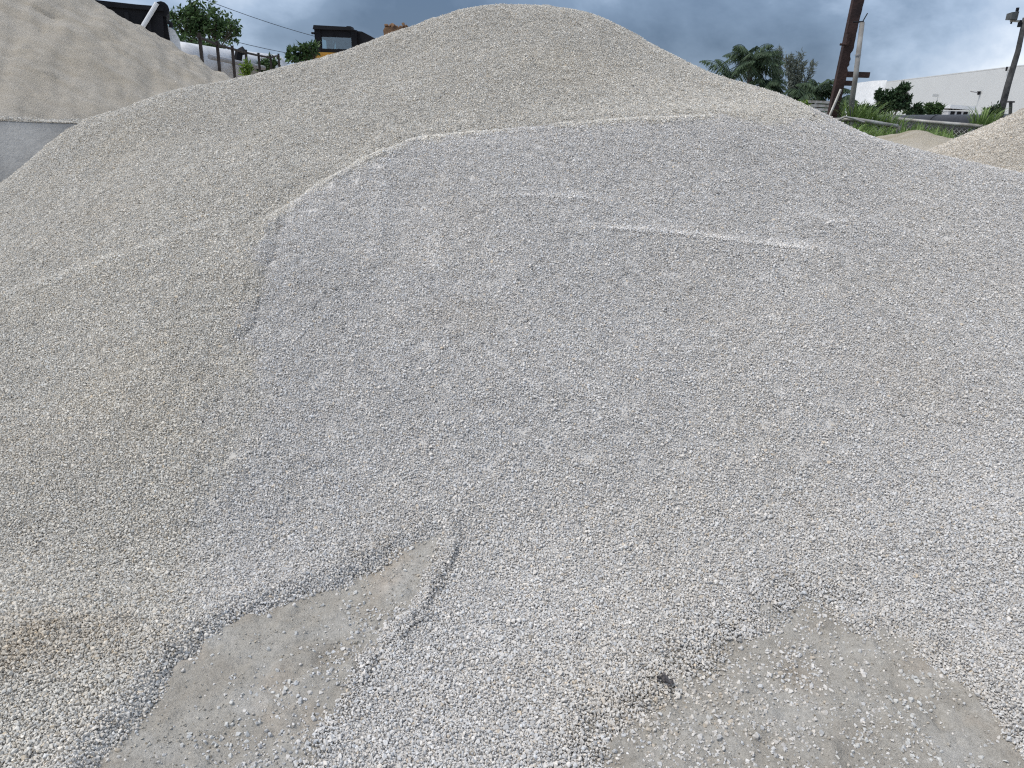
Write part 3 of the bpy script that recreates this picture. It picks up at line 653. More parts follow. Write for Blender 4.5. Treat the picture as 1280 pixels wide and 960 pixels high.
def leaves(name, P, D, Nn, L_, W_, mat, parent, val=None):
    """leaf blades: base points P, directions D, face normals Nn, lengths, widths -> one mesh of pointed quads"""
    n = len(P); D = D / np.linalg.norm(D, axis=1)[:, None]; S = np.cross(D, Nn); S /= (np.linalg.norm(S, axis=1)[:, None] + 1e-9)
    L_ = np.broadcast_to(L_, n)[:, None]; W_ = np.broadcast_to(W_, n)[:, None]
    V = np.stack([P, P + D * L_ * .45 + S * W_ * .5, P + D * L_, P + D * L_ * .45 - S * W_ * .5], 1).reshape(-1, 3) - np.array(wloc(parent))
    me = bpy.data.meshes.new(name); me.vertices.add(4 * n); me.vertices.foreach_set('co', V.astype(np.float32).ravel())
    me.loops.add(4 * n); me.loops.foreach_set('vertex_index', np.arange(4 * n, dtype=np.int32)); me.polygons.add(n)
    me.polygons.foreach_set('loop_start', np.arange(0, 4 * n, 4, dtype=np.int32)); me.polygons.foreach_set('loop_total', np.full(n, 4, np.int32)); me.update(calc_edges=True); me.validate()
    a = me.attributes.new('leaf', 'FLOAT', 'POINT'); v = rng.random(n) if val is None else val; a.data.foreach_set('value', np.repeat(v, 4).astype(np.float32))
    me.materials.append(mat); o = bpy.data.objects.new(name, me); COL.objects.link(o); o.parent = parent; return o
def broad_tree(name, base, blobs, label, mat, nleaf, lsize, cat='tree', trunk_r=.12, group=None, forks=True):
    r = empty(name, base); tag(r, label, cat, group); base = np.array(base)
    tk = MB(); fork = base + (np.mean([b[0] for b in blobs], 0) - base) * .45
    tk.tube([base - [0, 0, .1], base * .5 + fork * .5 + rng.normal(0, .05, 3), fork], [trunk_r, trunk_r * .8, trunk_r * .65], 8)
    Ps = []
    tot = sum(b[1][0] * b[1][2] for b in blobs)
    for c, rad in blobs:
        c = np.array(c); rad = np.array(rad); mid = (fork + c) / 2 + rng.normal(0, .12, 3) * np.linalg.norm(c - fork)
        tk.tube([fork, mid, c], [trunk_r * .55, trunk_r * .35, trunk_r * .15], 6)
        ncl = max(10, int(26 * rad[0] * rad[2] / (tot / len(blobs))))
        for i in range(ncl):     # twigs that carry leaf clumps
            d = rng.normal(size=3); d /= np.linalg.norm(d); d[2] = d[2] * .8 + .15; tip = c + d * rad * rng.uniform(.55, 1.12)
            tk.tube([c * .6 + mid * .4, (c + tip) / 2 + rng.normal(0, .08, 3), tip], [trunk_r * .14, trunk_r * .09, trunk_r * .03], 4)
            m_ = int(nleaf * (rad[0] * rad[2] / tot) / ncl); sp = np.array(rad) * rng.uniform(.09, .22)
            Ps.append(tip + rng.normal(size=(m_, 3)) * sp)
    tk.build('trunk', M_BARK, r, smooth=True)
    P = np.concatenate(Ps); D = rng.normal(size=P.shape) + np.array([0, 0, -.2]); Nn = rng.normal(size=P.shape) + np.array([0, 0, 1.2])
    leaves('crown', P, D, Nn, rng.uniform(.7, 1.3, len(P)) * lsize, rng.uniform(.35, .6, len(P)) * lsize, mat, r)
    return r
def palm(base, top, nfr, flen, label, wind=(.3, 0, 0), droop=1.0, grp='palms behind the beige heap'):
    base = np.array(base); top = np.array(top); r = empty('palm_tree', base); tag(r, label, 'palm tree', grp)
    tk = MB(); tk.tube([base - [0, 0, .1], base * .6 + top * .4 + [.1, 0, 0], top], [.2, .15, .13], 8); tk.build('trunk', M_BARK, r, smooth=True)
    for i in range(nfr):
        az = 2 * math.pi * i / nfr * 2.4 + rng.uniform(-.3, .3); el = (rng.uniform(.05, 1.0), rng.uniform(.9, 1.5), rng.uniform(-.9, .1), rng.uniform(.5, 1.4))[i % 4] if nfr > 6 else rng.uniform(.95, 1.4); d = np.array([math.cos(az) * math.cos(el), math.sin(az) * math.cos(el), math.sin(el)]) + np.array(wind)
        d /= np.linalg.norm(d); L_ = flen * rng.uniform(.8, 1.1); ts = np.linspace(0, 1, 44); hz = np.array([d[0], d[1], 0]); hz /= np.linalg.norm(hz) + 1e-6
        C = top + d[None] * (ts * L_)[:, None] + hz[None] * (ts ** 2 * L_ * .25)[:, None]; C[:, 2] -= droop * L_ * .75 * ts ** 2.4; C += np.array(wind)[None] * (ts ** 2 * L_ * .35)[:, None]
        tg = np.gradient(C, axis=0); tg /= np.linalg.norm(tg, axis=1)[:, None]; side = np.cross(tg, (0, 0, 1.0)); side /= np.linalg.norm(side, axis=1)[:, None] + 1e-9
        fr_ = MB(); fr_.tube(C[::6], [.03 * (1 - .85 * q) for q in ts[::6]], 4); fo = fr_.build('frond', M_PALM, r)
        PP, DD = [], []
        for sg in (-1, 1):
            PP.append(C[3:]); DD.append(side[3:] * sg + tg[3:] * .45 + np.array([0, 0, -1.0]) + rng.normal(0, .12, (len(C) - 3, 3)) + np.array(wind) * .5)
        PP = np.concatenate(PP); DD = np.concatenate(DD); ln = np.tile(np.sin(np.clip(ts[3:] * .9 + .12, 0, 1) * math.pi) * .75 + .2, 2) * L_ * .46
        leaves('leaflets', PP, DD, rng.normal(0, .3, PP.shape) + [0, 0, 1], ln, .04 + .025 * rng.random(len(PP)), M_PALM, fo)
    return r
def grass_tuft(base, n, h, spread, label, mat=M_GRASS, lean=(0, 0, 0), group='grass tufts by the chain link fence', w_=.032):
    base = np.array(base); r = empty('grass_tuft', base); tag(r, label, 'grass', group)
    bm_V, bm_F, vals = [], [], []
    for i in range(n):
        a = rng.random() * 2 * math.pi; p = base + np.array([math.cos(a), math.sin(a), 0]) * spread * math.sqrt(rng.random()) * .45
        hh_ = h * rng.uniform(.5, 1.1); out_ = np.array([math.cos(a), math.sin(a), 0]) * rng.uniform(.1, .8) * hh_ + np.array(lean) * hh_
        sd_ = np.cross([0, 0, 1.0], out_ + 1e-3); sd_ /= np.linalg.norm(sd_); k0 = len(bm_V); sg = 5
        for q in range(sg + 1):
            t = q / sg; c = p + np.array([0, 0, hh_]) * (t - .35 * t ** 3) + out_ * t ** 1.8; ww = w_ * (1 - t * .92) * .5
            bm_V += [c + sd_ * ww, c - sd_ * ww]; vals += [t * .6 + .4 * rng.random()] * 2
        bm_F += [(k0 + 2 * q, k0 + 2 * q + 1, k0 + 2 * q + 3, k0 + 2 * q + 2) for q in range(sg)]
    o = meshobj('blades', np.array(bm_V), bm_F, mat, r); a_ = o.data.attributes.new('leaf', 'FLOAT', 'POINT'); a_.data.foreach_set('value', np.array(vals, dtype=np.float32)); o['kind'] = 'stuff'
    return r
GR = .62   # yard level behind the heaps
def foot(px, py, Y, z=GR):
    p = at(px, py, Y); return np.array([p[0], Y, z])

# ------------------------------------------------------------------ upper left: tipper truck, tree, railing, tanks
Yt = 20.0
def T(px, py, dy=0): p = at(px, py, Yt); return np.array([p[0], Yt + dy, p[2]])
truck = empty('dump_truck', foot(205, 20, Yt)); tag(truck, 'black bodied dump truck with pale bonnet behind the sand heap', 'dump truck')
tb = MB(); a0, a1 = T(30, -6), T(204, 8); zb = GR + 1.15
tb.hexa([(a0[0], Yt, zb), (a1[0] - .15, Yt, zb), (a1[0] - .15, Yt + 2.4, zb), (a0[0], Yt + 2.4, zb), (a0[0], Yt, a0[2] - .05), (a1[0] - .02, Yt, a1[2] - .02), (a1[0] - .02, Yt + 2.4, a1[2]), (a0[0], Yt + 2.4, a0[2])])
body = tb.build('dump_body', M_BLACK, truck)
rb = MB().box(((a0[0] + a1[0]) / 2, Yt - .04, a1[2] - .06), (a1[0] - a0[0], .10, .10)); rb.build('top_rail', M_BLACK, body)
for i in range(7): MB().box((a0[0] + (i + .5) * (a1[0] - a0[0]) / 7.3, Yt - .05, (zb + a1[2]) / 2 - .1), (.09, .09, a1[2] - zb - .2)).build('rib', M_BLACK, body)
p0, p1 = T(183, 29), T(197, 5); MB().tube([p0 - [.25, .14, .4], p1 - [0, .14, 0]], .055, 10).build('support_strut', M_WHITE, truck)
tp = MB(); pr = T(205, 12); tp.tube([(pr[0] - .05, Yt + .05, pr[2] + .02), (pr[0] - .05, Yt + 2.35, pr[2] + .02)], .17, 12); tp.build('tarp_roll', M_BLACK, truck)
cbm = MB(); c0 = T(207, 18); c1 = T(212, 30); cbm.hexa([(c0[0] - .6, Yt + .2, GR + .9), (c1[0] + .05, Yt + .2, GR + .9), (c1[0] + .05, Yt + 2.2, GR + .9), (c0[0] - .6, Yt + 2.2, GR + .9), (c0[0] - .6, Yt + .2, c0[2]), (c0[0] + .0, Yt + .2, c0[2] - .05), (c0[0] + .0, Yt + 2.2, c0[2] - .05), (c0[0] - .6, Yt + 2.2, c0[2])])
cab_t = cbm.build('cab', M_BLACK, truck)
wsb = MB(); wsb.hexa([(c1[0] + .06, Yt + .3, c1[2] - .05), (c1[0] + .09, Yt + .3, c1[2] - .05), (c1[0] + .09, Yt + 2.1, c1[2] - .05), (c1[0] + .06, Yt + 2.1, c1[2] - .05), (c0[0] + .03, Yt + .3, c0[2] - .12), (c0[0] + .05, Yt + .3, c0[2] - .12), (c0[0] + .05, Yt + 2.1, c0[2] - .12), (c0[0] + .03, Yt + 2.1, c0[2] - .12)]).build('windscreen', M_GLASS, cab_t)
h0, h1, h2 = T(208, 31), T(217, 36), T(223, 47)
hd = MB(); prof = [(h0[0], h0[2]), (h1[0], h1[2]), (h2[0], h2[2]), (h2[0] + .08, GR + .9), (h0[0], GR + .9)]
V = [(x_, Yt + .25, z_) for x_, z_ in prof] + [(x_, Yt + 2.15, z_) for x_, z_ in prof]; n_ = len(prof)
hd.add(V, [tuple(range(n_)), tuple(range(n_, 2 * n_))[::-1]] + [(i, i + n_, (i + 1) % n_ + n_, (i + 1) % n_) for i in range(n_)]); hood = hd.build('bonnet', M_WHITE, truck)
MB().tube([T(209, 27) + [0, .05, 0], T(213, 29) + [0, .05, 0], T(213, 34) + [0, .05, 0]], .05, 8).build('mirror', M_BLACK, truck)
for wxp in (-3.2, -1.9, 2.0):
    cx = (a0[0] + a1[0]) / 2 + wxp
    for yy in (Yt + .15, Yt + 2.0):
        wt = MB(); wt.tube([(cx, yy, GR + .5), (cx, yy + .3, GR + .5)], .5, 20); wo = wt.build('wheel', M_TYRE, truck, smooth=False)
        MB().tube([(cx, yy - .02, GR + .5), (cx, yy + .05, GR + .5)], .27, 14).build('rim', M_GALV, wo)

truck.rotation_euler.z = math.atan2(-truck.location.x, truck.location.y)

Yr = 34.0
def blob(px, py, Y, rx, rz): return (at(px, py, Y), (rx, rx * .9, rz))
broad_tree('leafy_tree', foot(258, 60, Yr), [blob(236, 30, Yr, .75, .65), blob(255, 27, Yr + .3, .85, .80), blob(268, 36, Yr, .6, .5), blob(240, 46, Yr, .5, .4), blob(285, 42, Yr, .55, .5), blob(291, 34, Yr - .3, .3, .3), blob(221, 20, Yr, .28, .3), blob(240, 10, Yr, .15, .3)],
           'bushy green tree with two crown lobes behind the dark railing', M_LEAF, 2700, .20, trunk_r=.09)
broad_tree('shrub', foot(225, 55, 26), [blob(224, 50, 26, .25, .16), blob(262, 58, 27, .55, .2)], 'low green shrub between the truck bonnet and the railing', M_LEAF, 500, .16, 'shrub', .04, 'shrubs along the left skyline')
broad_tree('shrub', foot(376, 80, 24), [blob(366, 68, 24, .18, .18), blob(378, 66, 24, .26, .25), blob(389, 62, 24, .2, .24), blob(375, 74, 24, .35, .15)], 'leafy green shrub beside the left of the machine cab', M_LEAF, 620, .17, 'shrub', .04, 'shrubs along the left skyline')
broad_tree('shrub', foot(335, 90, 27), [blob(328, 82, 27, .28, .18), blob(342, 77, 27, .2, .16), blob(336, 85, 27, .3, .15)], 'small shrub showing through the far end of the railing', M_LEAF, 320, .17, 'shrub', .03, 'shrubs along the left skyline')
broad_tree('weed', foot(309, 90, 15), [blob(309, 85, 15, .09, .16), blob(306, 90, 15, .1, .12)], 'yellow green weed growing at the foot of the railing', M_BRIGHT, 180, .09, 'plant', .015)

# railing: dark posts and rails, going away to the right
posts = [(249, 41, 15.5), (271, 51, 17.0), (290, 57, 18.5), (307, 62, 20.2), (323, 66, 22.0), (338, 69, 24.0), (348, 67, 26.0)]
fn = empty('railing', foot(300, 70, 19)); tag(fn, 'dark timber post railing stepping down behind the gap of the heaps', 'railing')
tops = [at(*p) for p in posts]
for i, p in enumerate(tops):
    wv = .07; MB().box((p[0], p[1], (p[2] + GR) / 2), (wv * .75, .05, p[2] - GR)).build('post', M_WOOD, fn)
for a_, b_ in zip(tops[:-1], tops[1:]):
    for dz in (-.07, ): MB().tube([a_ + [0, -.09, dz], b_ + [0, -.10, dz]], .028, 6).build('rail', M_WOOD, fn)

# white tanks lying behind the railing
def tank(name, A, B, rad, label, mat):
    A = np.array(A, float); B = np.array(B, float); ax = (B - A) / np.linalg.norm(B - A); r = empty(name, np.array([*((A + B) / 2)[:2], GR])); tag(r, label, 'tank', 'white tanks behind the railing')
    rr = [0.02, rad * .55, rad * .85, rad] ; off = [-.22, -.17, -.09, 0.0]
    pts_ = [A + ax * o_ for o_ in off] + [B - ax * o_ for o_ in off[::-1]]; m_ = MB().tube(pts_, rr + rr[::-1], 28, cap=True); m_.build('shell', mat, r, smooth=True)
    for t in (.22, .78):
        c = A + (B - A) * t; MB().box((c[0], c[1], (GR + c[2] - rad * .6) / 2), (.35, 1.0, c[2] - rad * .6 - GR + .3)).build('saddle', M_GREYP, r)
    return r
t1 = tank('storage_tank', at(228, 76, 23.5), at(322, 88, 28.0), .52, 'nearest long white tank lying behind the railing', M_TANK)
MB().tube([at(262, 71, 22.6), at(305, 80, 24.8), at(330, 85, 26.2)], .07, 8).build('side_pipe', M_GREYP, t1)
vb = at(301, 68, 25.3); MB().tube([vb + [-.15, 0, -.3], vb + [-.05, 0, .05], vb + [.12, 0, .12]], .13, 8).build('valve', M_BLACK, t1)
t2 = tank('storage_tank', at(300, 80, 31.5), at(346, 84, 35), .50, 'white tank farther back, at the low end of the railing', M_TANK)

# overhead wires
for i, (pa, pb, sag) in enumerate((((150, -45, 40), (470, 62, 60), .5), ((150, 8, 40), (470, 78, 60), .6), ((200, 38, 40), (470, 90, 60), .5))):
    A, B = at(*pa), at(*pb); P = [A + (B - A) * t - np.array([0, 0, sag * 4 * t * (1 - t)]) for t in np.linspace(0, 1, 16)]
    o = MB().tube(P, .016, 5).build('overhead_wire', M_BLACK, None, origin=tuple(P[8])); tag(o, ['thin overhead wire, highest of three in the left sky', 'thin overhead wire, middle of three in the left sky', 'thin overhead wire, lowest of three, just above the railing'][i], 'wire', 'overhead wires at left')

# ------------------------------------------------------------------ loader behind the heap
Yl = 26.0
def Q(px, py, dy=0): p = at(px, py, Yl); return np.array([p[0], Yl + dy, p[2]])
ld = empty('wheel_loader', foot(425, 80, Yl)); tag(ld, 'yellow wheel loader with black cab, mostly hidden by the beige heap', 'loader')
x0, x1 = Q(395, 50)[0], Q(444, 50)[0]; zt_, zg, zy = Q(420, 37)[2], Q(420, 46)[2], Q(420, 66)[2]
fr2 = MB()
for xx, ww in ((x0 + .08, .20), (x1 - .02, .18)):
    for yy in (0, 1.5): fr2.box((xx, Yl + yy, (zt_ + zy) / 2), (ww, .16, zt_ - zy))
fr2.box(((x0 + x1) / 2, Yl + .75, zg - .02 + (zt_ - zg) / 2), (x1 - x0 + .02, 1.58, (zt_ - zg) * .98)); fr2.box(((x0 + x1) / 2, Yl, zy + .05), (x1 - x0, .15, .12)); fr2.box(((x0 + x1) / 2, Yl + 1.5, zy + .05), (x1 - x0, .15, .12))
fr2.box((x0 + .62 * (x1 - x0) * .72, Yl + 1.5, (zg + zy) / 2), (.10, .1, zg - zy))
cab_l = fr2.build('cab', M_BLACK, ld)
rf = MB(); rf.hexa([(x0 - .05, Yl - .15, zt_ - .02), (x1 + .05, Yl - .15, zt_ - .02), (x1 + .05, Yl + 1.65, zt_ - .02), (x0 - .05, Yl + 1.65, zt_ - .02), (x0 - .02, Yl - .14, zt_ + .10), (x1 - .15, Yl - .14, zt_ + .08), (x1 - .15, Yl + 1.6, zt_ + .08), (x0 - .02, Yl + 1.6, zt_ + .10)]); rf.build('cab_roof', M_BLACK, cab_l)
for yy in (-.02, 1.48): MB().box(((x0 + x1) / 2 + .03, Yl + yy, (zg + zy) / 2 + .02), (x1 - x0 - .2, .02, zg - zy - .04)).build('window_pane', M_GLASS, cab_l)
st = MB(); st.box((x0 + .75, Yl + .8, zy + .22), (.5, .5, .5)); st.box((x0 + .95, Yl + .8, zy + .55), (.14, .48, .6)); st.build('seat', M_BLACK, cab_l)
MB().tube([(x0 + .35, Yl + .75, zy + .1), (x0 + .45, Yl + .75, zy + .48)], .03, 6).build('steering_column', M_BLACK, cab_l)
MB().box((x0 - .06, Yl - .1, Q(395, 42)[2]), (.09, .08, .06)).build('work_lamp', M_BLACK, cab_l)
e0, e1 = Q(444, 38.5), Q(468, 48); eh = MB(); prof = [(x1 + .06, e0[2]), (x1 + .22, e0[2] - .01), (e1[0], e1[2]), (e1[0] + .9, e1[2] - .35), (e1[0] + .9, zy - .6), (x1 + .06, zy - .6)]
V = [(a, Yl + .05, b) for a, b in prof] + [(a, Yl + 1.5, b) for a, b in prof]; n_ = len(prof); eh.add(V, [tuple(range(n_)), tuple(range(n_, 2 * n_))[::-1]] + [(i, i + n_, (i + 1) % n_ + n_, (i + 1) % n_) for i in range(n_)]); eh.build('engine_cover', M_BLACK, ld)
yb = MB(); y0_, y1_ = Q(391, 70)[0], Q(425, 70)[0]; yb.hexa([(y0_ - .1, Yl - .2, GR + .9), (x1 + 1.5, Yl - .2, GR + .9), (x1 + 1.5, Yl + 1.7, GR + .9), (y0_ - .1, Yl + 1.7, GR + .9), (y0_ + .05, Yl - .2, zy - .01), (x1 + 1.5, Yl - .2, zy - .01), (x1 + 1.5, Yl + 1.7, zy - .01), (y0_ + .05, Yl + 1.7, zy - .01)]); yb.build('chassis', M_YEL, ld)
MB().box((y0_ + .25, Yl - .25, zy - .17), (1.0, .12, .10)).build('step_rail', M_YEL, ld)
for cx in (x0 + .1, x1 + 1.0):
    for yy in (Yl - .25, Yl + 1.35):
        wo = MB().tube([(cx, yy, GR + .68), (cx, yy + .45, GR + .68)], .68, 22).build('wheel', M_TYRE, ld); MB().tube([(cx, yy - .02, GR + .68), (cx, yy + .1, GR + .68)], .34, 16).build('rim', M_YEL, wo)
b0 = Q(481, 40); b1 = Q(506, 36); bk = MB(); prof = [(b0[0], b0[2] + .02), (b0[0] + .06, b0[2] + .12), (b1[0], b1[2] + .02), (b1[0] + .35, b1[2] - .3), (b1[0] - .2, b0[2] - .9), (b0[0] + .1, b0[2] - .7)]
V = [(a, Yl - .3, b) for a, b in prof] + [(a, Yl + 2.0, b) for a, b in prof]; n_ = len(prof); bk.add(V, [tuple(range(n_)), tuple(range(n_, 2 * n_))[::-1]] + [(i, i + n_, (i + 1) % n_ + n_, (i + 1) % n_) for i in range(n_)]); bko = bk.build('bucket', M_BUCK, ld)
for i in range(9):
    V, F = SHAPES[i]; meshobj('clod', V @ rand_rot(1)[0].T * random.uniform(.18, .32) + np.array([b0[0] + .05 + i * .085, Yl - .2 + random.uniform(-.1, .4), b0[2] + .14 + random.uniform(-.03, .07)]), F.tolist(), M_BUCK, bko)
am = MB(); am.tube([(x1 + 1.2, Yl + .7, GR + 1.6), ((x1 + b0[0]) / 2 + .5, Yl + .7, (GR + b0[2]) / 2 + 1.2), (b0[0] + .2, Yl + .7, b0[2] - .3)], .14, 8).build('lift_arm', M_YEL, ld)

# ------------------------------------------------------------------ upper right: palms, casuarina, poles
palm(foot(938, 118, 40), at(938, 79, 40), 26, 1.9, 'shaggy palm, tallest crown, just right of the beige heap', wind=(.12, 0, 0), droop=.72)
palm(foot(916, 110, 38), at(914, 98, 38), 5, 1.7, 'low palm with one frond rising at the left foot of the shaggy palm', wind=(-.10, 0, .1), droop=.6)
palm(foot(960, 125, 39), at(957, 108, 39), 14, 1.15, 'low palm half hidden at the right foot of the shaggy palm', wind=(.1, 0, 0), droop=1)
palm(foot(1002, 135, 36), at(1001, 120, 36), 16, 1.15, 'dark low palm in front of the feathery grey tree', wind=(.12, 0, 0), droop=1)
palm(foot(1026, 140, 34), at(1024, 118, 34), 18, 1.25, 'green palm crown just left of the rusty leaning pile', wind=(.2, 0, .1), droop=.7)
palm(foot(1052, 140, 36), at(1052, 130, 36), 12, .9, 'dark low palm showing between the rusty pile and the grey pole', wind=(.1, 0, 0), droop=.9)
def casuarina(base, plumes, label):
    r = empty('feathery_tree', base); tag(r, label, 'tree', 'feathery grey green trees'); tk = MB(); PP, DD = [], []
    for (px, py, Y) in plumes:
        tip = at(px, py, Y); b = np.array(base); mid = b * .5 + tip * .5 + rng.normal(0, .15, 3); C = [b, mid, tip]; tk.tube(C, [.06, .04, .012], 5)
        for i in range(430):
            t = rng.uniform(.15, 1) ** .7; c = b * (1 - t) + tip * t + (mid - (b + tip) / 2) * (4 * t * (1 - t)); c = c + rng.normal(0, .13, 3) * (1.15 - .6 * t)
            PP.append(c); DD.append(np.array([.25, 0, .8]) + rng.normal(0, .55, 3))
    tk.build('trunk', M_BARK, r); PP = np.array(PP); DD = np.array(DD)
    leaves('crown', PP, DD, rng.normal(size=PP.shape), rng.uniform(.14, .3, len(PP)), .05, M_CAS, r)
casuarina(foot(990, 135, 38), [(983, 72, 38), (989, 70, 38), (994, 78, 38.2), (1001, 68, 38), (1005, 80, 37.8), (1016, 80, 38), (985, 88, 38), (998, 96, 38)], 'feathery grey green tree between the shaggy palm and the rusty pile')
casuarina(foot(962, 125, 41), [(973, 63, 41), (969, 72, 41), (975, 74, 41), (966, 82, 41)], 'thin feathery tree sticking out of the right side of the shaggy palm')
broad_tree('bright_plant', foot(1003, 140, 17), [blob(1003, 130, 17, .10, .10), blob(1006, 134, 17, .12, .1)], 'small yellow green plant on the skyline below the palms', M_BRIGHT, 90, .13, 'plant', .015)
# louvred grey unit
lv = empty('slatted_unit', foot(1022, 140, 28)); tag(lv, 'low grey slatted metal screen between the palms and the rusty pile', 'screen')
lx0, lx1 = at(1008, 130, 28)[0], at(1042, 130, 28)[0]; lzt = at(1025, 127.5, 28)[2]
for i in range(6): MB().box(((lx0 + lx1) / 2, 28, lzt - i * .125), (lx1 - lx0, .06, .085)).build('slat', M_GALV, lv)
for xx in (lx0, (lx0 * .62 + lx1 * .38), lx1): MB().box((xx, 28.06, (lzt + GR) / 2), (.07, .07, lzt - GR)).build('post', M_GREYP, lv)

# rusty leaning pile with two cross plates, worn edge
Yp = 13.0
pl = empty('rusty_steel_pile', foot(1040, 150, Yp)); tag(pl, 'tall dark rusty steel pile leaning right behind the heap', 'steel pile')
pa, pb = at(1034.5, 170, Yp), at(1081, -40, Yp); W2 = .125
ts = np.linspace(0, 1, 60); mm_ = MB(); V = []
for t in ts:
    c = pa + (pb - pa) * t; px_, py_ = proj(c); nib = (random.uniform(-.03, .012) if 45 < py_ < 85 else random.uniform(-.004, .004)) if True else 0
    w2 = .068 + .018 * t
    V += [c + [-w2, -.05, 0], c + [w2 + nib, -.05, 0], c + [w2 + nib, .05, 0], c + [-w2, .05, 0]]
F = [(4*i+a, 4*i+(a+1) % 4, 4*i+4+(a+1) % 4, 4*i+4+a) for i in range(59) for a in range(4)] + [(3, 2, 1, 0), (236, 237, 238, 239)]
mm_.add(V, F); pile_shaft = mm_.build('shaft', M_RUST, pl)
for (xa, xb, yy, hh_) in ((1053, 1086, 93.3, .085), (1051, 1067, 104, .075)):
    A = at(xa, yy - .5, Yp + .02); B = at(xb, yy + .5, Yp + .02); MB().box((A + B) / 2, (B[0] - A[0], .08, hh_)).build('cross_plate', M_RUST, pl)
A = at(1050, 55.5, Yp - .12); MB().tube([A, A + [.09, 0, .0]], .018, 8).build('bolt', M_RUST, pl); A = at(1056, 50, Yp); MB().box(A + [-.0, -.1, 0], (.05, .08, .16)).build('lug', M_RUST, pl)
A, B = at(1036, 147, Yp - .3), at(1051, 112, Yp - .15); MB().tube([A, B], .022, 6).build('brace_rod', M_GALV, pl)
gp_ = empty('grey_pole', foot(1062, 150, Yp)); tag(gp_, 'slender weathered grey pole standing beside the rusty pile', 'pole')
A, B = at(1060, 160, Yp - .35), at(1077.8, 28, Yp - .35); MB().tube([A, A * .5 + B * .5 + [.01, 0, 0], B], [.042, .039, .036], 12).build('shaft', M_GPOLE, gp_, smooth=True)
C_ = A + (B - A) * .70; MB().tube([C_ - (B - A) * .006, C_ + (B - A) * .006], .046, 12).build('collar', M_GREYP, gp_)
MB().tube([B + [-.14, 0, -.0], B + [.02, 0, .01]], .012, 5).build('tie_wire', M_BLACK, gp_); MB().tube([B, B + [.02, 0, .05], B + [.055, 0, .13]], .009, 5).build('wire_end', M_BLACK, gp_)

# chain link fence with sagging top rails
Yf = 12.0
fe = empty('chain_link_fence', foot(1140, 165, Yf)); tag(fe, 'sagging chain link fence with grey top rails behind the dip', 'fence')
r1 = [at(1040, 150, Yf + .2), at(1067, 149, Yf), at(1092, 153, Yf), at(1122, 158, Yf)]; r2 = [at(1122, 149, Yf + 1.5), at(1165, 153, Yf + 1.2), at(1222, 157.5, Yf + .9), at(1300, 164, Yf + .5)]
MB().tube(r1, .030, 8).build('top_rail', M_GALV, fe, smooth=True); MB().tube(r2, .032, 8).build('top_rail', M_GALV, fe, smooth=True)
for p in (r1[1], r2[0] + [-.05, 0, .03], r2[2], r1[3] + [.05, 0, -.02]): MB().tube([(p[0], p[1] + .05, .5), (p[0], p[1] + .05, p[2] + .03)], .035, 8).build('post', M_GALV, fe)
def mesh_panel(rl):
    m_ = MB(); A, B = rl[0], rl[-1]; ln = np.linalg.norm((B - A)[:2]); nC = int(ln / .075); hgt = .85
    top = lambda t: np.array([np.interp(t * (len(rl) - 1), range(len(rl)), [q[k_] for q in rl]) for k_ in range(3)])
    for i in range(-11, nC):
        for sg in (1, -1):
            a = i if sg == 1 else i + 11; P_ = []
            for q in (0, 1):
                u_ = (a + sg * 11 * q) / nC
                if 0 <= u_ <= 1: P_.append(top(u_) + [0, 0, -hgt * q])
            if len(P_) == 2: m_.tube(P_, .0065, 4, cap=False)
            else:
                u0 = a / nC; u1 = (a + sg * 11) / nC; uc = min(1, max(0, u1 if not 0 <= u1 <= 1 else u0)); q = (uc - u0) / (u1 - u0)
                if 0 <= q <= 1:
                    E = top(uc) + [0, 0, -hgt * q]; S_ = top(u0) if 0 <= u0 <= 1 else top(u1) + [0, 0, -hgt]
                    m_.tube([S_, E], .0065, 4, cap=False)
    o_ = m_.build('chain_link_mesh', M_GALV, fe); o_['kind'] = 'stuff'
mesh_panel(r1); mesh_panel(r2)
MB().tube([at(1045, 151, Yf - .1), at(1056, 146, Yf - .1), at(1066, 148, Yf - .1), at(1080, 153, Yf - .1)], .018, 6).build('loose_rail', M_GALV, fe)

# big black pipe
pp = empty('black_pipe', foot(1175, 160, 21)); tag(pp, 'large black plastic pipe lying behind the chain link fence', 'pipe')
A, B = at(1100, 156, 25), at(1262, 158, 19.5); ax = (B - A) / np.linalg.norm(B - A); m_ = MB(); rr = .29; m_.tube([A, B], rr, 30, cap=False); m_.tube([B, A], rr * .88, 30, cap=False)
n_ = 30; m_.F += [(k, (k + 1) % n_, 60 + n_ + (k + 1) % n_, 60 + n_ + k) for k in range(0)]
m_.build('shell', M_PIPE, pp, smooth=True)
for t in (.1, .5, .9):
    c = A + (B - A) * t; MB().tube([c - ax * .04, c + ax * .04], rr + .015, 30, cap=False).build('band', M_PIPE, pp); MB().box((c[0], c[1], (GR + c[2] - rr * .8) / 2), (.3, .7, max(.15, c[2] - rr * .8 - GR))).build('cradle', M_WOOD, pp)

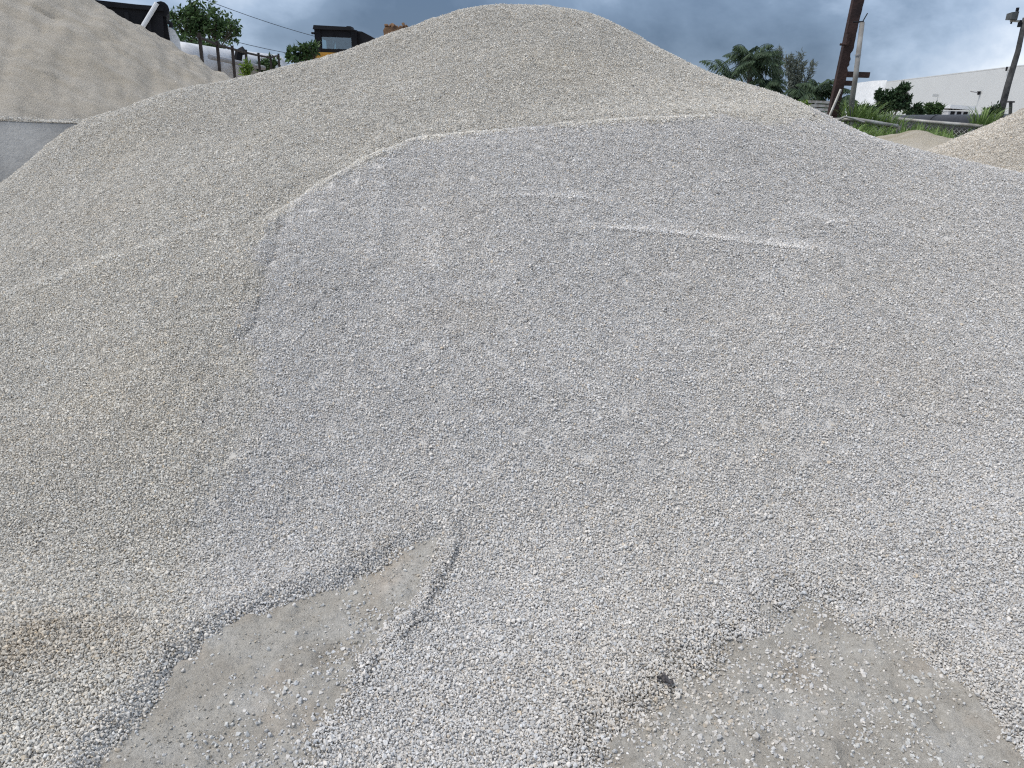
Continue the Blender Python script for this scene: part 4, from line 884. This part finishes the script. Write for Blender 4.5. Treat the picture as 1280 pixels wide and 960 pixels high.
# white warehouse
A, B = at(1108, 103, 62), at(1420, 66, 34); wh = empty('warehouse', (A[0], A[1], GR)); tag(wh, 'long white windowless warehouse on the right skyline', 'building')
zt0 = A[2]; dirv = (B - A)[:2]; dirv /= np.linalg.norm(dirv); nrm = np.array([dirv[1], -dirv[0]]); 
if nrm @ (-(A[:2])) < 0: nrm = -nrm
ln = np.linalg.norm((B - A)[:2]); npan = 6
zB = B[2]
for i in range(npan):
    t0, t1 = i / npan, (i + 1) / npan; a = A[:2] + dirv * ln * t0 + dirv * .001; b = A[:2] + dirv * ln * t1 - dirv * .001; za = zt0 + (zB - zt0) * t0; zb_ = zt0 + (zB - zt0) * t1; bk_ = -nrm * .3
    MB().hexa([(*a, GR), (*b, GR), (*(b + bk_), GR), (*(a + bk_), GR), (*a, za), (*b, zb_), (*(b + bk_), zb_), (*(a + bk_), za)]).build('wall_panel', M_WALLW, wh)
bk2 = -nrm * 26; a = A[:2] - nrm * .31; b = B[:2] - nrm * .31
MB().hexa([(*a, GR), (*b, GR), (*(b + bk2), GR), (*(a + bk2), GR), (*a, zt0 - .15), (*b, zB - .15), (*(b + bk2), zB - .15), (*(a + bk2), zt0 - .15)]).build('hall', M_WALLW, wh)
a = A[:2] + nrm * .004; b = B[:2] + nrm * .004
MB().hexa([(*(a), zt0 + .01), (*(b), zB + .01), (*(b - nrm * .4), zB + .01), (*(a - nrm * .4), zt0 + .01), (*a, zt0 + .07), (*b, zB + .07), (*(b - nrm * .4), zB + .07), (*(a - nrm * .4), zt0 + .07)]).build('coping', M_WALLW, wh)
pA, pB = at(1091, 101, 64), at(1109, 100.5, 62.3); sz = pA[2]
tw_ = MB(); tw_.hexa([(pA[0] - .75, pA[1], GR), (pB[0], pB[1], GR), (pB[0] + 1, pB[1] + 5, GR), (pA[0], pA[1] + 5, GR), (pA[0], pA[1], sz), (pB[0], pB[1], sz), (pB[0] + 1, pB[1] + 5, sz), (pA[0] + .6, pA[1] + 5, sz)]); tower = tw_.build('end_bay', M_WHITE, wh)
def onwall(px, py):
    d = ray(px, py); dn = np.array([*nrm, 0]); t = ((np.array([*A[:2], 0]) - CAM) @ dn) / (d @ dn); return CAM + d * t + dn * .12
q = onwall(1226, 116); sp_ = MB(); sp_.tube([q + [-.5, 0, .06], q], .03, 6); wlp = sp_.build('wall_lamp', M_GREYP, wh); MB().tube([q + [0, 0, .08], q + [.02, 0, -.12]], [.10, .06], 10).build('lamp_head', M_BLACK, wlp)
q = onwall(1173, 119.5); MB().box(q, (.55, .06, .16)).build('vent', M_WALLW, wh)
q = onwall(1261.5, 85); MB().tube([q + [0, 0, -.15], q + [0, 0, .06]], .05, 10).build('roof_fitting', M_BLACK, wh)

# small white flat-roofed kiosk
Yk = 36; kx0, kx1 = at(1184, 140, Yk)[0], at(1214, 140, Yk)[0]; kt = at(1200, 136, Yk)[2]; ks = empty('kiosk', ((kx0 + kx1) / 2, Yk, GR)); tag(ks, 'small white flat roofed kiosk with dark windows before the warehouse', 'kiosk')
MB().box(((kx0 + kx1) / 2, Yk + .8, (GR + kt) / 2 - .05), (kx1 - kx0 - .1, 1.6, kt - GR - .1)).build('body', M_TANK, ks); MB().box(((kx0 + kx1) / 2, Yk + .75, kt + .06), (kx1 - kx0 + .05, 1.9, .16), tilt=.04).build('roof', M_WHITE, ks)
for i in range(3):
    wv = (kx1 - kx0 - .2) / 3; wo = MB().box((kx0 + .1 + wv * (i + .5), Yk - .01, kt - .27), (wv - .12, .05, .30)).build('window', M_BLACK, ks)

# trees before the warehouse
Yw = 30
broad_tree('dark_tree', foot(1112, 150, Yw), [blob(1101, 124, Yw, .16, .24), blob(1098, 119, Yw, .10, .16), blob(1113, 124, Yw, .24, .26), blob(1121, 119, Yw, .24, .26), blob(1129, 113, Yw, .17, .20), blob(1134, 109, Yw, .09, .10), blob(1132, 124, Yw, .22, .14), blob(1111, 133, Yw, .38, .2), blob(1127, 131, Yw, .3, .16)], 'dark green wind bent tree before the left end of the warehouse', M_DLEAF, 3600, .15, group='dark trees before the warehouse', trunk_r=.07)
broad_tree('dark_tree', foot(1145, 152, Yw), [blob(1146, 136, Yw, .12, .16), blob(1140, 140, Yw, .22, .1), blob(1150, 141, Yw, .14, .08)], 'small dark bush right beside the wind bent tree', M_DLEAF, 900, .15, group='dark trees before the warehouse', trunk_r=.05)
broad_tree('dark_tree', foot(1168, 152, Yw + 3), [blob(1161, 135.5, Yw + 3, .15, .16), blob(1171, 135, Yw + 3, .22, .18), blob(1167, 140, Yw + 3, .3, .1)], 'round bush left of the white kiosk', M_LEAF, 1100, .15, group='dark trees before the warehouse', trunk_r=.05)
broad_tree('dark_tree', foot(1095, 150, Yw + 4), [blob(1090, 140, Yw + 4, .5, .2), blob(1076, 139, Yw + 4, .4, .22)], 'dark low shrub mass below the end bay of the warehouse', M_DLEAF, 1500, .17, group='dark trees before the warehouse', trunk_r=.06)

# lamp post with floodlight
Yq = 17.0
lp = empty('lamp_post', foot(1248, 145, Yq)); tag(lp, 'leaning dark timber lamp post with floodlight at the right edge', 'lamp post')
A, B = at(1247, 156, Yq), at(1281.5, 22, Yq); MB().tube([A, A * .62 + B * .38 + [.0, 0, 0], A * .3 + B * .7 + [.03, 0, 0], B], [.072, .062, .053, .046], 12).build('post', M_POLE, lp, smooth=True)
P0, P1 = at(1263, 26, Yq), at(1282, 27, Yq); MB().tube([P0, P1], .022, 8).build('arm', M_GALV, lp)
q = at(1266, 20.5, Yq); fl = MB(); h_ = .085
fl.hexa([q + [-h_, -.08, -h_ * .9], q + [h_, -.04, -h_ * .8], q + [h_ * .8, .12, -h_ * .7], q + [-h_ * .8, .12, -h_ * .7], q + [-h_, -.08, h_ * .8], q + [h_, -.04, h_ * 1.1], q + [h_ * .8, .12, h_ * .8], q + [-h_ * .8, .12, h_ * .7]]); flo = fl.build('floodlight', M_LAMP, lp)
MB().box(q + [-.01, -.075, 0], (.15, .02, .13), rz=.2).build('lens', M_LAMP, flo); MB().tube([q + [0, .0, -.08], q + [0, 0, -.14]], .02, 6).build('bracket', M_BLACK, flo); MB().box(q + [.06, .0, .13], (.04, .05, .07)).build('fin', M_BLACK, flo)
q = at(1274.5, 29.5, Yq); MB().box(q, (.05, .05, .13)).build('ballast_box', M_BLACK, lp)
broad_tree('shrub', foot(1242, 150, 16.6), [blob(1243, 137, 16.6, .1, .12), blob(1238, 140, 16.6, .12, .08)], 'dark creeper clump at the foot of the leaning lamp post', M_DLEAF, 220, .09, 'shrub', .02)
sp = empty('short_post', foot(1263, 145, 16)); tag(sp, 'short dark stump post just right of the lamp post', 'post'); A = at(1262, 160, 16); B = at(1263.5, 128, 16); MB().tube([A, B], .032, 8).build('shaft', M_POLE, sp); MB().box(B + [0, 0, .01], (.10, .10, .03)).build('cap', M_POLE, sp)

# grass
k = 0
for (px, py, Y, n, h, lab) in ((1066, 156, 12.6, 70, .55, 'tall grass tuft at the foot of the grey pole'), (1076, 158, 12.8, 80, .60, 'tall arching grass tuft right of the grey pole'), (1088, 160, 12.9, 80, .45, 'grass tuft below the wind bent tree'), (1100, 161, 12.8, 80, .50, 'upright pale grass tuft left of the chain link gap'),
        (1111, 161, 13.2, 60, .42, 'grass tuft beside the end of the first fence rail'), (1228, 158, 13.0, 80, .50, 'lone grass tuft in front of the black pipe near the lamp post'), (1062, 170, 11.0, 90, .30, 'low grass tuft on the skyline under the poles'), (1080, 178, 10.8, 110, .32, 'low grass tuft on the bank below the first rail'), (1100, 182, 10.6, 110, .30, 'low grass tuft on the bank left of the tan mound'), (1120, 176, 11.0, 90, .30, 'low grass tuft on the bank above the tan mound'), (1140, 172, 11.3, 80, .24, 'thin grass tuft above the middle of the tan mound')):
    grass_tuft(at(px, py + 6, Y), n, h * 1.15, .9 if h < .35 else .45, lab, lean=(.15, 0, 0))
# grassy bank they grow on
bx = np.arange(2.4, 10.6, .12); by = np.arange(9.4, 14.6, .12); bX, bY = np.meshgrid(bx, by); zc = at(1090, 172, 11.5)[2]
bZ = GR + (zc - GR) * np.exp(-((bY - 12.2) / 1.5) ** 2) * (1 - sstep(6.2, 8.6, bX) * .8) + fbm(bX, bY, .5, 3, 81) * .06 * np.exp(-((bY - 12.2) / 1.5) ** 2)
M_BANK = principled('bank_soil', (.10, .115, .05), .95, var=.3, vscale=4, dirt=(.085, .08, .05), bump=.6, bscale=15)
bank = fastmesh('grass_bank', np.stack([bX, bY, bZ], -1).reshape(-1, 3), grid_faces(len(bx), len(by)), M_BANK); tag(bank, kind='structure')
nb_ = 7000; xg = rng.uniform(3.2, 9, nb_); yg = rng.uniform(10.3, 13.4, nb_); zg_ = GR + (zc - GR) * np.exp(-((yg - 12.2) / 1.5) ** 2) * (1 - sstep(6.2, 8.6, xg) * .8)
ok_ = rng.random(nb_) < np.clip(.7 + fbm(xg, yg, .5, 2, 82), 0, 1); P = np.stack([xg, yg, zg_], -1)[ok_]
leaves('grass', P, rng.normal(0, .35, P.shape) + [.15, 0, 1], rng.normal(size=P.shape) * [1, 1, .2], rng.uniform(.12, .32, len(P)), .026, M_GRASS, bank)['kind'] = 'stuff'

# dark clump lying in the loose stones
q = gnd(832, 853); ck = empty('dark_clod', (q[0], q[1], max(gz(np.array([q[0]]), np.array([q[1]]))[0], float(samp(H, q[0], q[1]))) + .008)); tag(ck, 'small dark grey clod among the loose stones at lower centre right', 'clod')
M_CLOD = principled('dark_clod', (.11, .10, .10), .95, var=.4, vscale=80, bump=.6, bscale=120)
for (dx, dy, s_) in ((0, 0, .034), (-.018, .014, .024), (.016, -.008, .022), (-.004, .024, .018), (-.022, .0, .015), (.006, -.02, .014)):
    V, F = SHAPES[random.randrange(48)]; c = np.array(ck.location) + [dx, dy, s_ * .25]; meshobj('lump', V @ rand_rot(1)[0].T * s_ + c, F.tolist(), M_CLOD, ck)
